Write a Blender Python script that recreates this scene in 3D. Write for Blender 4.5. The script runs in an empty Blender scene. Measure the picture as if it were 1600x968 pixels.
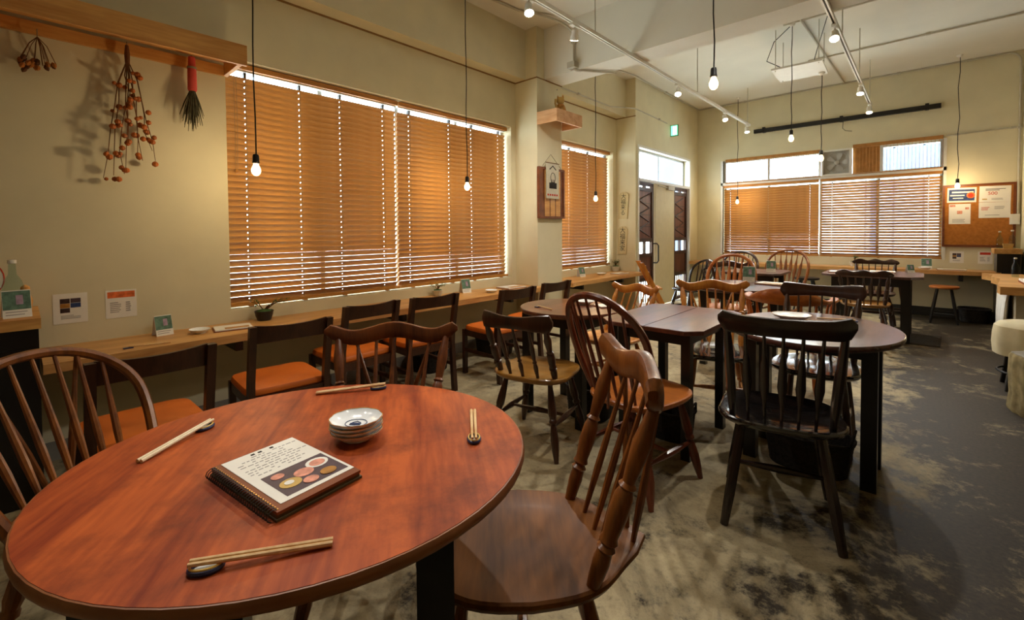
import bpy, bmesh, math, random
from mathutils import Vector, Matrix
random.seed(7)
SC = bpy.context.scene
COL = SC.collection
PI = math.pi

# ------------------------------------------------------------------ camera
def make_camera():
    f, cy = 703.92, 381.53
    p, yw, ro = math.radians(-1.571), math.radians(42.508), math.radians(-0.451)
    fw = Vector((-math.sin(yw), math.cos(yw), 0)); rt = Vector((math.cos(yw), math.sin(yw), 0)); up = Vector((0, 0, 1))
    f2 = fw*math.cos(p) + up*math.sin(p); u2 = up*math.cos(p) - fw*math.sin(p)
    r2 = rt*math.cos(ro) + u2*math.sin(ro); u3 = u2*math.cos(ro) - rt*math.sin(ro)
    cd = bpy.data.cameras.new('camera'); co = bpy.data.objects.new('camera', cd); COL.objects.link(co)
    cd.sensor_fit = 'HORIZONTAL'; cd.sensor_width = 36.0
    cd.lens = f/1600*36.0
    cd.shift_y = -(484 - cy)/1600
    cd.clip_start = 0.02; cd.clip_end = 200
    co.matrix_world = Matrix(((r2.x, u3.x, -f2.x, 0), (r2.y, u3.y, -f2.y, 0), (r2.z, u3.z, -f2.z, 1.198), (0, 0, 0, 1)))
    SC.camera = co
make_camera()

# ------------------------------------------------------------------ world, exposure
def make_world():
    w = bpy.data.worlds.new('overcast_sky'); SC.world = w; w.use_nodes = True
    nt = w.node_tree; bg = nt.nodes['Background']
    bg.inputs[0].default_value = (0.88, 0.94, 1.0, 1); bg.inputs[1].default_value = 12.0
make_world()
SC.view_settings.view_transform = 'Standard'
SC.view_settings.look = 'None'
SC.view_settings.exposure = 0.55
SC.view_settings.gamma = 1.0
SC.view_settings.use_curve_mapping = False
SC.cycles.use_denoising = True
SC.cycles.max_bounces = 6
SC.cycles.adaptive_threshold = 0.025
SC.cycles.transparent_max_bounces = 16
SC.cycles.sample_clamp_indirect = 6.0
SC.cycles.caustics_reflective = False
SC.cycles.caustics_refractive = False
BULB_W = 8.5      # pendant bulbs
SPOT_W = 70.0      # track spots

# ------------------------------------------------------------------ materials
def lin(h):
    h = h.lstrip('#'); c = [int(h[i:i+2], 16)/255 for i in (0, 2, 4)]
    return tuple((x/12.92 if x <= .04045 else ((x+.055)/1.055)**2.4) for x in c) + (1.0,)
MATS = {}
def new_mat(name):
    m = bpy.data.materials.new(name); m.use_nodes = True; MATS[name] = m
    nt = m.node_tree; b = nt.nodes['Principled BSDF']
    return m, nt, b
def setrs(b, rough, spec=0.5, metal=0.0):
    b.inputs['Roughness'].default_value = rough; b.inputs['Specular IOR Level'].default_value = spec; b.inputs['Metallic'].default_value = metal
def plain(name, col, rough=.6, spec=.4, metal=0.0, var=.12, scale=14, bump=0.0):
    """a plain surface with gentle procedural variation"""
    m, nt, b = new_mat(name); setrs(b, rough, spec, metal)
    tc = nt.nodes.new('ShaderNodeTexCoord'); n = nt.nodes.new('ShaderNodeTexNoise'); n.inputs['Scale'].default_value = scale; n.inputs['Detail'].default_value = 4
    nt.links.new(tc.outputs['Object'], n.inputs['Vector'])
    c = lin(col) if isinstance(col, str) else col
    r = nt.nodes.new('ShaderNodeValToRGB'); r.color_ramp.elements[0].position = .3; r.color_ramp.elements[1].position = .72
    r.color_ramp.elements[0].color = tuple(x*(1-var) for x in c[:3]) + (1,); r.color_ramp.elements[1].color = tuple(min(1, x*(1+var)) for x in c[:3]) + (1,)
    nt.links.new(n.outputs['Fac'], r.inputs['Fac']); nt.links.new(r.outputs['Color'], b.inputs['Base Color'])
    if bump:
        bp = nt.nodes.new('ShaderNodeBump'); bp.inputs['Strength'].default_value = bump; bp.inputs['Distance'].default_value = .004
        nt.links.new(n.outputs['Fac'], bp.inputs['Height']); nt.links.new(bp.outputs['Normal'], b.inputs['Normal'])
    return m
def wood(name, dark, light, axis='y', scale=6.0, rough=.4, spec=.45, patch=None, coat=0.0, cr=.14):
    """long-grained wood: stretched noise, fine streaks, optional darker worn patches"""
    m, nt, b = new_mat(name); setrs(b, rough, spec)
    if coat: b.inputs['Coat Weight'].default_value = coat; b.inputs['Coat Roughness'].default_value = cr
    N, L = nt.nodes, nt.links
    tc = N.new('ShaderNodeTexCoord'); mp = N.new('ShaderNodeMapping')
    s = {'x': (.12, 1, 1), 'y': (1, .12, 1), 'z': (1, 1, .12)}[axis]
    mp.inputs['Scale'].default_value = tuple(k*scale for k in s)
    L.new(tc.outputs['Object'], mp.inputs['Vector'])
    n1 = N.new('ShaderNodeTexNoise'); n1.inputs['Scale'].default_value = 2.2; n1.inputs['Detail'].default_value = 6; n1.inputs['Distortion'].default_value = .6
    n2 = N.new('ShaderNodeTexNoise'); n2.inputs['Scale'].default_value = 14; n2.inputs['Detail'].default_value = 3
    L.new(mp.outputs[0], n1.inputs['Vector']); L.new(mp.outputs[0], n2.inputs['Vector'])
    mx = N.new('ShaderNodeMath'); mx.operation = 'MULTIPLY_ADD'; mx.inputs[1].default_value = .35; L.new(n2.outputs['Fac'], mx.inputs[0])
    m3 = N.new('ShaderNodeMath'); m3.operation = 'MULTIPLY'; m3.inputs[1].default_value = .8; L.new(n1.outputs['Fac'], m3.inputs[0]); L.new(m3.outputs[0], mx.inputs[2])
    r = N.new('ShaderNodeValToRGB'); r.color_ramp.elements[0].position = .38; r.color_ramp.elements[1].position = .74
    r.color_ramp.elements[0].color = lin(dark); r.color_ramp.elements[1].color = lin(light)
    L.new(mx.outputs[0], r.inputs['Fac'])
    out = r.outputs['Color']
    if patch:
        n3 = N.new('ShaderNodeTexNoise'); n3.inputs['Scale'].default_value = patch[1]; n3.inputs['Detail'].default_value = 8; n3.inputs['Roughness'].default_value = .7
        L.new(tc.outputs['Object'], n3.inputs['Vector'])
        r3 = N.new('ShaderNodeValToRGB'); r3.color_ramp.elements[0].position = .45; r3.color_ramp.elements[1].position = .68
        L.new(n3.outputs['Fac'], r3.inputs['Fac'])
        mc = N.new('ShaderNodeMix'); mc.data_type = 'RGBA'; L.new(r3.outputs['Color'], mc.inputs['Factor']); L.new(out, mc.inputs['A']); mc.inputs['B'].default_value = lin(patch[0])
        mm = N.new('ShaderNodeMath'); mm.operation = 'MULTIPLY'; mm.inputs[1].default_value = patch[2]; L.new(r3.outputs['Color'], mm.inputs[0]); L.new(mm.outputs[0], mc.inputs['Factor'])
        out = mc.outputs['Result']
    L.new(out, b.inputs['Base Color'])
    bp = N.new('ShaderNodeBump'); bp.inputs['Strength'].default_value = .12; bp.inputs['Distance'].default_value = .002
    L.new(n2.outputs['Fac'], bp.inputs['Height']); L.new(bp.outputs['Normal'], b.inputs['Normal'])
    return m
def emit(name, col, strength):
    m, nt, b = new_mat(name)
    b.inputs['Base Color'].default_value = lin(col); b.inputs['Emission Color'].default_value = lin(col); b.inputs['Emission Strength'].default_value = strength
    return m
def glassy(name, tint, clear=.86, rough=.02):
    m, nt, b = new_mat(name); N, L = nt.nodes, nt.links
    N.remove(b)
    tr = N.new('ShaderNodeBsdfTransparent'); tr.inputs[0].default_value = lin(tint)
    gl = N.new('ShaderNodeBsdfGlossy'); gl.inputs['Roughness'].default_value = rough
    fr = N.new('ShaderNodeFresnel'); fr.inputs[0].default_value = 1.45
    mx = N.new('ShaderNodeMixShader'); ge = N.new('ShaderNodeNewGeometry'); sb = N.new('ShaderNodeMath'); sb.operation = 'SUBTRACT'; sb.inputs[0].default_value = 1.0; L.new(ge.outputs['Backfacing'], sb.inputs[1])
    ml = N.new('ShaderNodeMath'); ml.operation = 'MULTIPLY'; L.new(sb.outputs[0], ml.inputs[0]); L.new(fr.outputs[0], ml.inputs[1]); L.new(ml.outputs[0], mx.inputs[0]); L.new(tr.outputs[0], mx.inputs[1]); L.new(gl.outputs[0], mx.inputs[2])
    L.new(mx.outputs[0], N['Material Output'].inputs[0])
    return m
def bulb_glass():
    """clear lamp glass lit from inside by its filament"""
    m, nt, b = new_mat('lit_bulb_glass'); N, L = nt.nodes, nt.links; N.remove(b)
    tr = N.new('ShaderNodeBsdfTransparent'); em = N.new('ShaderNodeEmission'); em.inputs[0].default_value = (1, .72, .36, 1); em.inputs[1].default_value = 9
    mx = N.new('ShaderNodeMixShader'); mx.inputs[0].default_value = .35
    L.new(tr.outputs[0], mx.inputs[1]); L.new(em.outputs[0], mx.inputs[2]); L.new(mx.outputs[0], N['Material Output'].inputs[0])
    return m
def floor_mat():
    m, nt, b = new_mat('worn_concrete'); N, L = nt.nodes, nt.links
    tc = N.new('ShaderNodeTexCoord')
    def noise(scale, detail=8, rough=.6, dist=0.0, stretch=None):
        n = N.new('ShaderNodeTexNoise'); n.inputs['Scale'].default_value = scale; n.inputs['Detail'].default_value = detail; n.inputs['Roughness'].default_value = rough; n.inputs['Distortion'].default_value = dist
        if stretch:
            mp = N.new('ShaderNodeMapping'); mp.inputs['Scale'].default_value = stretch; L.new(tc.outputs['Object'], mp.inputs['Vector']); L.new(mp.outputs[0], n.inputs['Vector'])
        else: L.new(tc.outputs['Object'], n.inputs['Vector'])
        return n
    def ramp(src, p0, p1, c0=(0, 0, 0, 1), c1=(1, 1, 1, 1)):
        r = N.new('ShaderNodeValToRGB'); r.color_ramp.elements[0].position = p0; r.color_ramp.elements[1].position = p1
        r.color_ramp.elements[0].color = c0; r.color_ramp.elements[1].color = c1; L.new(src, r.inputs['Fac']); return r
    def math_(op, a, b_):
        q = N.new('ShaderNodeMath'); q.operation = op
        for i, v in enumerate((a, b_)):
            if isinstance(v, (int, float)): q.inputs[i].default_value = v
            else: L.new(v, q.inputs[i])
        return q.outputs[0]
    big = noise(1.9, 12, .72, .7); fine = noise(13, 10, .8); mid = noise(5.5, 10, .75, .4); speck = noise(60, 3, .6)
    base = ramp(math_('ADD', math_('MULTIPLY', mid.outputs['Fac'], .5), math_('MULTIPLY', fine.outputs['Fac'], .5)), .36, .62, lin('#756850'), lin('#c2b28d'))
    # remains of a dark coating: patchy everywhere, nearly whole on the aisle side (right of the tables)
    sx = N.new('ShaderNodeSeparateXYZ'); L.new(tc.outputs['Object'], sx.inputs[0])
    ax = math_('MULTIPLY', math_('ADD', sx.outputs['X'], .38), .17)
    gate = N.new('ShaderNodeClamp'); L.new(ax, gate.inputs[0]); gate.inputs[1].default_value = -.022; gate.inputs[2].default_value = .085
    v = math_('ADD', math_('ADD', math_('ADD', math_('MULTIPLY', big.outputs['Fac'], .42), math_('MULTIPLY', mid.outputs['Fac'], .24)), math_('MULTIPLY', fine.outputs['Fac'], .34)), gate.outputs[0])
    mask = ramp(v, .472, .560)
    dark = ramp(speck.outputs['Fac'], .3, .75, lin('#221d15'), lin('#3a3024'))
    mx = N.new('ShaderNodeMix'); mx.data_type = 'RGBA'; L.new(mask.outputs['Color'], mx.inputs['Factor']); L.new(base.outputs['Color'], mx.inputs['A']); L.new(dark.outputs['Color'], mx.inputs['B'])
    L.new(mx.outputs['Result'], b.inputs['Base Color'])
    rr = ramp(mask.outputs['Color'], 0, 1, (.78,)*3 + (1,), (.55,)*3 + (1,)); L.new(rr.outputs['Color'], b.inputs['Roughness'])
    b.inputs['Specular IOR Level'].default_value = .22
    bp = N.new('ShaderNodeBump'); bp.inputs['Strength'].default_value = .25; bp.inputs['Distance'].default_value = .004; L.new(v, bp.inputs['Height']); L.new(bp.outputs['Normal'], b.inputs['Normal'])
    return m
def slat_mat():
    m = wood('bamboo_slat', '#8b5e2c', '#bd8c50', 'x', 9, .42, .4)
    return m

plain('plaster', '#d5cbaa', .85, .2, var=.05, scale=3.5, bump=.15)
plain('ceiling_paint', '#dcd8cb', .9, .15, var=.04, scale=2)
floor_mat(); slat_mat(); bulb_glass()
plain('white_metal', '#d8d5cc', .4, .5, var=.04); plain('alu', '#b9bcbd', .35, .5, .6, var=.05)
plain('black_metal', '#141312', .45, .4, var=.1); plain('grey_pipe', '#b5ae9b', .5, .4, .0, var=.08); plain('dark_grey', '#33312e', .5, .4)
plain('cord_black', '#191613', .6, .3); plain('white_plastic', '#dcd9cf', .45, .4, var=.03)
plain('trim_brown', '#8a6a3c', .6, .3)
wood('counter_pine', '#a8713a', '#d9a765', 'y', 5, .38, .45); wood('counter_pine_x', '#a8713a', '#d9a765', 'x', 5, .38, .45)
wood('shelf_pine', '#b57a3c', '#dfa95f', 'y', 5, .5, .35); wood('box_pine', '#c08a58', '#e0b184', 'x', 6, .55, .3)
wood('valance_wood', '#9a6428', '#c98d45', 'x', 8, .45, .4)
wood('table_red', '#7a2a10', '#bd5a25', 'y', 6, .45, .2, patch=('#551d0f', 6.5, .65)); wood('table_rim', '#6d3a1c', '#9a5f33', 'x', 4, .4, .4)
wood('table_brown', '#4b2519', '#7d4632', 'y', 5, .3, .5, patch=('#33180f', 4, .5), coat=.5, cr=.1); wood('table_grey', '#3a2620', '#6a4c42', 'y', 5, .28, .5, coat=.5, cr=.1)
wood('table_walnut', '#3a1d16', '#5e342a', 'y', 5, .26, .5, coat=.3)
plain('table_black', '#161413', .3, .5, var=.15)
wood('w_honey', '#96521a', '#c98534', 'z', 8, .32, .5, coat=.2); wood('w_brown', '#47220f', '#7a421d', 'z', 8, .32, .45, coat=.15); wood('w_mid', '#552b11', '#905420', 'z', 8, .34, .4, coat=.12)
wood('w_seat_mid', '#4a270d', '#7d4b1b', 'x', 5, .45, .22, coat=.04); wood('w_dark', '#241008', '#472615', 'z', 8, .3, .5, coat=.3); wood('w_black', '#130907', '#2a130c', 'z', 8, .26, .55, coat=.4)
wood('w_seat_black', '#0c0a0b', '#1b1614', 'x', 5, .16, .7, coat=1.0, cr=.06); wood('w_orange', '#8f4718', '#bd6f2a', 'x', 6, .34, .5, coat=.25); wood('w_reddish', '#4b1d10', '#7c3a1e', 'z', 8, .3, .5, coat=.3)
wood('w_seat_honey', '#6a4416', '#a57430', 'x', 5, .3, .5, coat=.3); wood('w_counterchair', '#2c170d', '#4a2a18', 'z', 8, .4, .4); wood('w_light', '#a8662a', '#d59d56', 'z', 8, .35, .5, coat=.2)
plain('orange_vinyl', '#c9641c', .42, .4, var=.08, scale=6)
wood('door_dark', '#4a2a1e', '#7b4a38', 'z', 6, .45, .4); wood('door_frame', '#2c1a14', '#4a2e22', 'z', 6, .45, .4); plain('door_cream', '#cfc199', .6, .3, var=.04)
plain('ceramic', '#eceeee', .2, .5, var=.02); plain('blue_glaze', '#33466e', .3, .5); plain('cobalt', '#2c3358', .3, .5); plain('yellow_glaze', '#d7b056', .3, .5)
wood('chopstick', '#c89a62', '#e6c592', 'x', 10, .5, .35); wood('chopstick_pale', '#d8c29a', '#efe0c0', 'x', 10, .5, .35)
plain('paper', '#e6e1d6', .8, .2, var=.03); plain('ink', '#2e2a28', .8, .1); plain('ink_grey', '#9a9490', .8, .1); plain('ink_red', '#c2402e', .8, .1); plain('print_orange', '#e0703c', .7, .2, var=.4, scale=30)
plain('print_dark', '#40302e', .6, .2, var=.5, scale=40); plain('print_blue', '#35456f', .6, .2, var=.4, scale=30); plain('print_ochre', '#b07c3c', .6, .2, var=.4, scale=30); plain('print_green', '#5d7a68', .6, .2, var=.45, scale=45)
plain('print_purple', '#4f3d44', .5, .3, var=.2, scale=50); plain('print_pink', '#d3907a', .6, .2, var=.35, scale=60); plain('print_lilac', '#a58da0', .6, .2, var=.3, scale=40); plain('print_gold', '#c3a05c', .6, .2, var=.2)
plain('menu_cover', '#7b3f1c', .5, .3, var=.12); plain('menu_back', '#54482e', .5, .3); plain('brass', '#c79a4a', .3, .5, .9)
plain('wicker', '#2b2622', .7, .2, var=.5, scale=60, bump=.6); plain('leaf', '#3d5a2c', .55, .3, var=.35); plain('pot_dark', '#1d2024', .3, .5); plain('pot_pale', '#c9c5b6', .4, .4); plain('soil', '#352a1e', .9, .1)
plain('dried', '#a3642c', .8, .2, var=.35, scale=40); plain('dried_dark', '#5d3a22', .8, .2, var=.35, scale=40); plain('berry', '#a85a20', .55, .3, var=.4, scale=30); plain('twig', '#6a4325', .8, .2, var=.3)
plain('red_ribbon', '#c24b40', .7, .2, var=.15); plain('lavender', '#55503c', .85, .1, var=.35, scale=40); plain('string', '#8d8069', .8, .1)
plain('cork', '#a86a2e', .85, .15, var=.16, scale=35, bump=.3); wood('board_frame', '#5a2c14', '#7d4422', 'x', 6, .45, .4)
plain('cloth_cream', '#dcd2b2', .85, .15, var=.06); plain('cloth_white', '#d9d8d2', .85, .15, var=.04); plain('cloth_grey', '#c7bfa8', .9, .1, var=.08)
plain('stump_bark', '#8d7f5c', .9, .1, var=.4, scale=14, bump=.8); plain('concrete_grey', '#a39a86', .9, .1, var=.15, scale=9, bump=.3); plain('stone_grey', '#8d877c', .8, .2, var=.1)
glassy('window_glass', '#f4fafc'); glassy('bottle_glass', '#e6f3f1')
emit('exit_green', '#6fd0a8', 1.6); emit('exit_white', '#e6f7ef', 2.2); emit('led_white', '#fff0d2', 28); emit('filament', '#ffd28a', 60)
plain('exit_case', '#3f8f6a', .5, .4)
plain('ext_white', '#e8e8e4', .8, .2, var=.03); plain('ext_blue', '#7d9cc0', .8, .2, var=.08); plain('ext_ground', '#cfcfc8', .9, .1, var=.08, scale=2); plain('ext_rail', '#6f7f9a', .6, .3)
plain('ext_pale', '#c3d0de', .8, .2); wood('plaque_wood', '#b9a678', '#d6c69c', 'z', 6, .7, .2); plain('annex_blue', '#5f6c86', .8, .2, var=.05); plain('fan_grey', '#aaa79d', .5, .3, var=.08); plain('reed', '#a8763e', .7, .2, var=.2); plain('mat_dark', '#3a352e', .9, .1, var=.2, scale=60)

# ------------------------------------------------------------------ mesh helpers
class MB:
    def __init__(s): s.v = []; s.f = []
    def add(s, vs, fs):
        k = len(s.v); s.v += [tuple(v) for v in vs]; s.f += [tuple(i+k for i in f) for f in fs]; return s
    def bb(s, x0, x1, y0, y1, z0, z1, M=None):
        vs = [Vector(p) for p in ((x0, y0, z0), (x1, y0, z0), (x1, y1, z0), (x0, y1, z0), (x0, y0, z1), (x1, y0, z1), (x1, y1, z1), (x0, y1, z1))]
        if M is not None: vs = [M @ v for v in vs]
        return s.add(vs, [(3, 2, 1, 0), (4, 5, 6, 7), (0, 1, 5, 4), (1, 2, 6, 5), (2, 3, 7, 6), (3, 0, 4, 7)])
    def loft(s, rings, caps=True, closed=False):
        n = len(rings[0]); k = len(s.v)
        for r in rings: s.v += [tuple(p) for p in r]
        m = len(rings)
        for i in range(m if closed else m-1):
            a = k+i*n; b = k+((i+1) % m)*n
            for j in range(n): s.f.append((a+j, a+(j+1) % n, b+(j+1) % n, b+j))
        if caps and not closed:
            s.f.append(tuple(k+j for j in reversed(range(n)))); s.f.append(tuple(k+(m-1)*n+j for j in range(n)))
        return s
    def tube(s, pts, rad, n=8, flat=1.0, closed=False, up=None):
        pts = [Vector(p) for p in pts]; m = len(pts)
        if not hasattr(rad, '__len__'): rad = [rad]*m
        rings = []; ref = None
        for i, p in enumerate(pts):
            a = pts[(i-1) % m] if (closed or i > 0) else p; b = pts[(i+1) % m] if (closed or i < m-1) else p
            t = (b-a).normalized()
            if up is not None: ref = Vector(up)
            elif ref is None: ref = Vector((0, 0, 1)) if abs(t.z) < .9 else Vector((1, 0, 0))
            x = t.cross(ref)
            if x.length < 1e-5: x = t.cross(Vector((0, 1, 0)))
            x.normalize(); y = x.cross(t).normalized()
            if up is None: ref = y
            rings.append([p + x*(math.cos(q)*rad[i]) + y*(math.sin(q)*rad[i]*flat) for q in [2*PI*j/n for j in range(n)]])
        return s.loft(rings, closed=closed)
    def lathe(s, p0, p1, prof, n=10):
        p0 = Vector(p0); p1 = Vector(p1); d = p1-p0
        return s.tube2([p0+d*t for t, r in prof], [r for t, r in prof], d.normalized(), n)
    def tube2(s, pts, rad, t, n):
        ref = Vector((0, 0, 1)) if abs(t.z) < .9 else Vector((1, 0, 0))
        x = t.cross(ref).normalized(); y = x.cross(t)
        return s.loft([[p + x*(math.cos(q)*r) + y*(math.sin(q)*r) for q in [2*PI*j/n for j in range(n)]] for p, r in zip(pts, rad)])
    def turn(s, prof, n=20, c=(0, 0, 0), sc=(1, 1), wob=None):
        """profile of (r, z) round a vertical axis"""
        rings = []
        for r, z in prof:
            rings.append([(c[0]+math.cos(q)*r*sc[0]*(1+(wob(q) if wob else 0)), c[1]+math.sin(q)*r*sc[1]*(1+(wob(q) if wob else 0)), c[2]+z) for q in [2*PI*j/n for j in range(n)]])
        return s.loft(rings)
    def slab(s, out, z0, z1, bev=.004):
        """outline polygon [(x, y)] with softened edges"""
        cx = sum(p[0] for p in out)/len(out); cy = sum(p[1] for p in out)/len(out)
        R = max(math.hypot(p[0]-cx, p[1]-cy) for p in out)
        sh = lambda k: [(cx+(x-cx)*k, cy+(y-cy)*k) for x, y in out]
        k = 1-bev/R
        return s.loft([[(x, y, z) for x, y in o] for o, z in ((sh(k), z0), (out, z0+bev), (out, z1-bev), (sh(k), z1))])
    def mesh(s, name, mat, smooth=35):
        me = bpy.data.meshes.new(name); me.from_pydata(s.v, [], s.f); me.update()
        bm = bmesh.new(); bm.from_mesh(me); bmesh.ops.recalc_face_normals(bm, faces=bm.faces); bm.to_mesh(me); bm.free()
        me.materials.append(MATS[mat] if isinstance(mat, str) else mat)
        if smooth:
            me.polygons.foreach_set('use_smooth', [True]*len(me.polygons)); me.set_sharp_from_angle(angle=math.radians(smooth))
        return me
    def build(s, name, mat, parent=None, smooth=35, label=None):
        o = bpy.data.objects.new(name, s.mesh(name, mat, smooth)); COL.objects.link(o)
        if parent is not None: o.parent = parent
        if label: o['label'] = label
        return o
def put(name, mesh, parent=None, M=None):
    o = bpy.data.objects.new(name, mesh); COL.objects.link(o)
    if parent is not None: o.parent = parent
    if M is not None: o.matrix_local = M
    return o
def thing(name, label, cat, loc=(0, 0, 0), rotz=0.0, group=None):
    o = bpy.data.objects.new(name, None); COL.objects.link(o); o.location = loc; o.rotation_euler = (0, 0, rotz); o.empty_display_size = .1
    o['label'] = label; o['category'] = cat
    if group: o['group'] = group
    return o
def tag(o, label, cat, group=None):
    o['label'] = label; o['category'] = cat
    if group: o['group'] = group
    return o
def struct(o): o['kind'] = 'structure'; return o
def group_struct(name, loc=(0, 0, 0), rotz=0.0):
    o = bpy.data.objects.new(name, None); COL.objects.link(o); o.location = loc; o.rotation_euler = (0, 0, rotz); o['kind'] = 'structure'; return o
def text_part(name, body, size, mat, parent, M, depth=.0006):
    cu = bpy.data.curves.new(name, 'FONT'); cu.body = body; cu.size = size; cu.align_x = 'CENTER'; cu.align_y = 'CENTER'; cu.extrude = depth; cu.space_line = .95
    t = bpy.data.objects.new(name+'_curve', cu); COL.objects.link(t)
    dg = bpy.context.evaluated_depsgraph_get(); me = bpy.data.meshes.new_from_object(t.evaluated_get(dg))
    bpy.data.objects.remove(t); bpy.data.curves.remove(cu)
    me.materials.clear(); me.materials.append(MATS[mat])
    return put(name, me, parent, M)
R = math.radians
def T(x, y, z): return Matrix.Translation((x, y, z))
def RZ(a): return Matrix.Rotation(a, 4, 'Z')
def RX(a): return Matrix.Rotation(a, 4, 'X')
def RY(a): return Matrix.Rotation(a, 4, 'Y')

# ================================================================== THE ROOM
W, WP, D, ZC = -3.418, -3.102, 8.467, 3.407
Y0, X1 = -2.6, 3.2                       # wall behind the camera, wall on the kitchen side
Z1, Z2 = .69, 2.37                       # left window sill / head
PY1, PY2, PY3 = 3.80, 4.246, 6.046       # first pillar, start of the entrance wall
ZB = 2.867                               # beam underside
TH = .22

struct(MB().bb(W-TH, X1+TH, Y0-TH, D+TH, -.12, 0).build('floor', 'worn_concrete'))
struct(MB().bb(W-TH, X1+TH, Y0-TH, D+TH, ZC, ZC+.15).build('ceiling', 'ceiling_paint'))
m = MB()
wy = [(.94, 3.725), (4.36, 5.955)]
m.bb(W-TH, W, Y0-TH, PY3, 0, Z1).bb(W-TH, W, Y0-TH, PY3, Z2, ZC)
m.bb(W-TH, W, Y0-TH, wy[0][0], Z1, Z2).bb(W-TH, W, wy[0][1], wy[1][0], Z1, Z2).bb(W-TH, W, wy[1][1], PY3, Z1, Z2)
wl = struct(m.build('wall_left', 'plaster', smooth=0))
# upper wall above the joint stands a little proud of the lower wall
struct(MB().bb(W, W+.158, Y0, PY1, ZB, ZC).build('wall_left_upper', 'plaster', smooth=0))
struct(MB().bb(W, W+.158, PY2, PY3, ZB, ZC).build('wall_left_upper', 'plaster', smooth=0))
struct(MB().bb(W, WP, PY1, PY2, 0, ZC).build('pillar', 'plaster', smooth=0))
m = MB(); DY0, DY1, DZ1 = 6.13, 8.06, 2.43
WI = WP-.13
m.bb(W-TH, WP, PY3, PY3+.06, 0, ZC).bb(WI, WP, PY3+.06, DY0, 0, ZC).bb(WI, WP, DY1, D+TH, 0, ZC).bb(WI, WP, DY0, DY1, DZ1, ZC)
struct(m.build('wall_entrance', 'plaster', smooth=0))
m = MB(); BX0, BX1, BZ0, BZ1 = -2.66, .175, .775, 2.42
m.bb(WP-.001, BX0, D, D+TH, 0, ZC).bb(BX1, X1+TH, D, D+TH, 0, ZC).bb(BX0, BX1, D, D+TH, 0, BZ0).bb(BX0, BX1, D, D+TH, BZ1, ZC)
struct(m.build('wall_back', 'plaster', smooth=0))
struct(MB().bb(X1, X1+TH, Y0-TH, D+TH, 0, ZC).build('wall_right', 'plaster', smooth=0))
struct(MB().bb(W-TH, X1+TH, Y0-TH, Y0, 0, ZC).build('wall_front', 'plaster', smooth=0))
struct(MB().bb(.885, 1.5, D-.30, D, 0, ZC).build('pillar', 'plaster', smooth=0))
# the beam that crosses the room from the first pillar
struct(MB().bb(WP-.02, X1, 3.93, 4.235, ZB, ZC).build('ceiling_beam', 'ceiling_paint', smooth=0))
# brown joint line round wall and pillar
def joint(name, *boxes):
    q = MB()
    for b_ in boxes: q.bb(*b_)
    return struct(q.build(name, 'trim_brown', smooth=0))
joint('trim_1', (W, W+.010, Y0, PY1, ZB-.012, ZB), (W, WP+.006, PY1-.006, PY1, ZB-.012, ZB), (WP, WP+.006, PY1-.006, PY2+.006, ZB-.012, ZB))
joint('trim_2', (W, W+.010, PY2, PY3, ZB-.012, ZB), (W, WP+.004, PY3-.006, PY3, ZB-.012, ZB))
# low skirting under the counters
struct(MB().bb(W, W+.012, Y0, PY1, 0, .10).build('baseboard_left', 'stone_grey', smooth=0))
struct(MB().bb(WP+.1, .885, D-.014, D, 0, .12).build('baseboard_back', 'dark_grey', smooth=0))

# -------------------------------------------------- windows (frames and panes)
def window(name, loc, rotz, x0, x1, z0, z1, mull=(), bars=(), fr=.035, dep=.06):
    """local x along the wall, local y to the outside"""
    g = group_struct(name, loc, rotz)
    MB().bb(x0, x1, 0, dep, z0, z0+fr).build('sill_rail', 'alu', g, 0); MB().bb(x0, x1, 0, dep, z1-fr, z1).build('head_rail', 'alu', g, 0)
    xs = [x0]+list(mull)+[x1]
    for i, x in enumerate(xs):
        a, b_ = (x, x+fr) if i == 0 else ((x-fr, x) if i == len(xs)-1 else (x-fr/2, x+fr/2))
        MB().bb(a, b_, 0, dep, z0+fr, z1-fr).build('stile', 'alu', g, 0)
    zs = [z0]+list(bars)+[z1]
    for z in bars: MB().bb(x0+fr, x1-fr, .005, dep-.005, z-fr/2, z+fr/2).build('glazing_bar', 'alu', g, 0)
    for i in range(len(xs)-1):
        for j in range(len(zs)-1):
            MB().bb(xs[i]+fr*.6, xs[i+1]-fr*.6, dep*.45, dep*.45+.005, zs[j]+fr*.6, zs[j+1]-fr*.6).build('pane', 'window_glass', g, 0)
    return g
window('window_1', (W-.13, 0, 0), PI/2, wy[0][0], wy[0][1], Z1, Z2, mull=(1.63, 2.33, 3.03))
window('window_2', (W-.13, 0, 0), PI/2, wy[1][0], wy[1][1], Z1, Z2, mull=(5.16,))
window('window_3', (0, D+.10, 0), 0, BX0, BX1, BZ0, 2.015, mull=(-1.95, -1.22, -.52))
window('window_4', (0, D+.06, 0), 0, BX0, -1.215, 2.015, BZ1, mull=(-1.95,))
window('window_5', (0, D+.06, 0), 0, -.50, BX1, 2.015, BZ1, mull=())
window('window_6', (WP-.10, 0, 0), PI/2, DY0, DY1, 1.97, DZ1, mull=(7.02,))
MB().bb(-.815, -.50, .0, .02, 2.015, BZ1).build('filler_panel', 'reed', bpy.data.objects['window_5'], 0)
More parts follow.
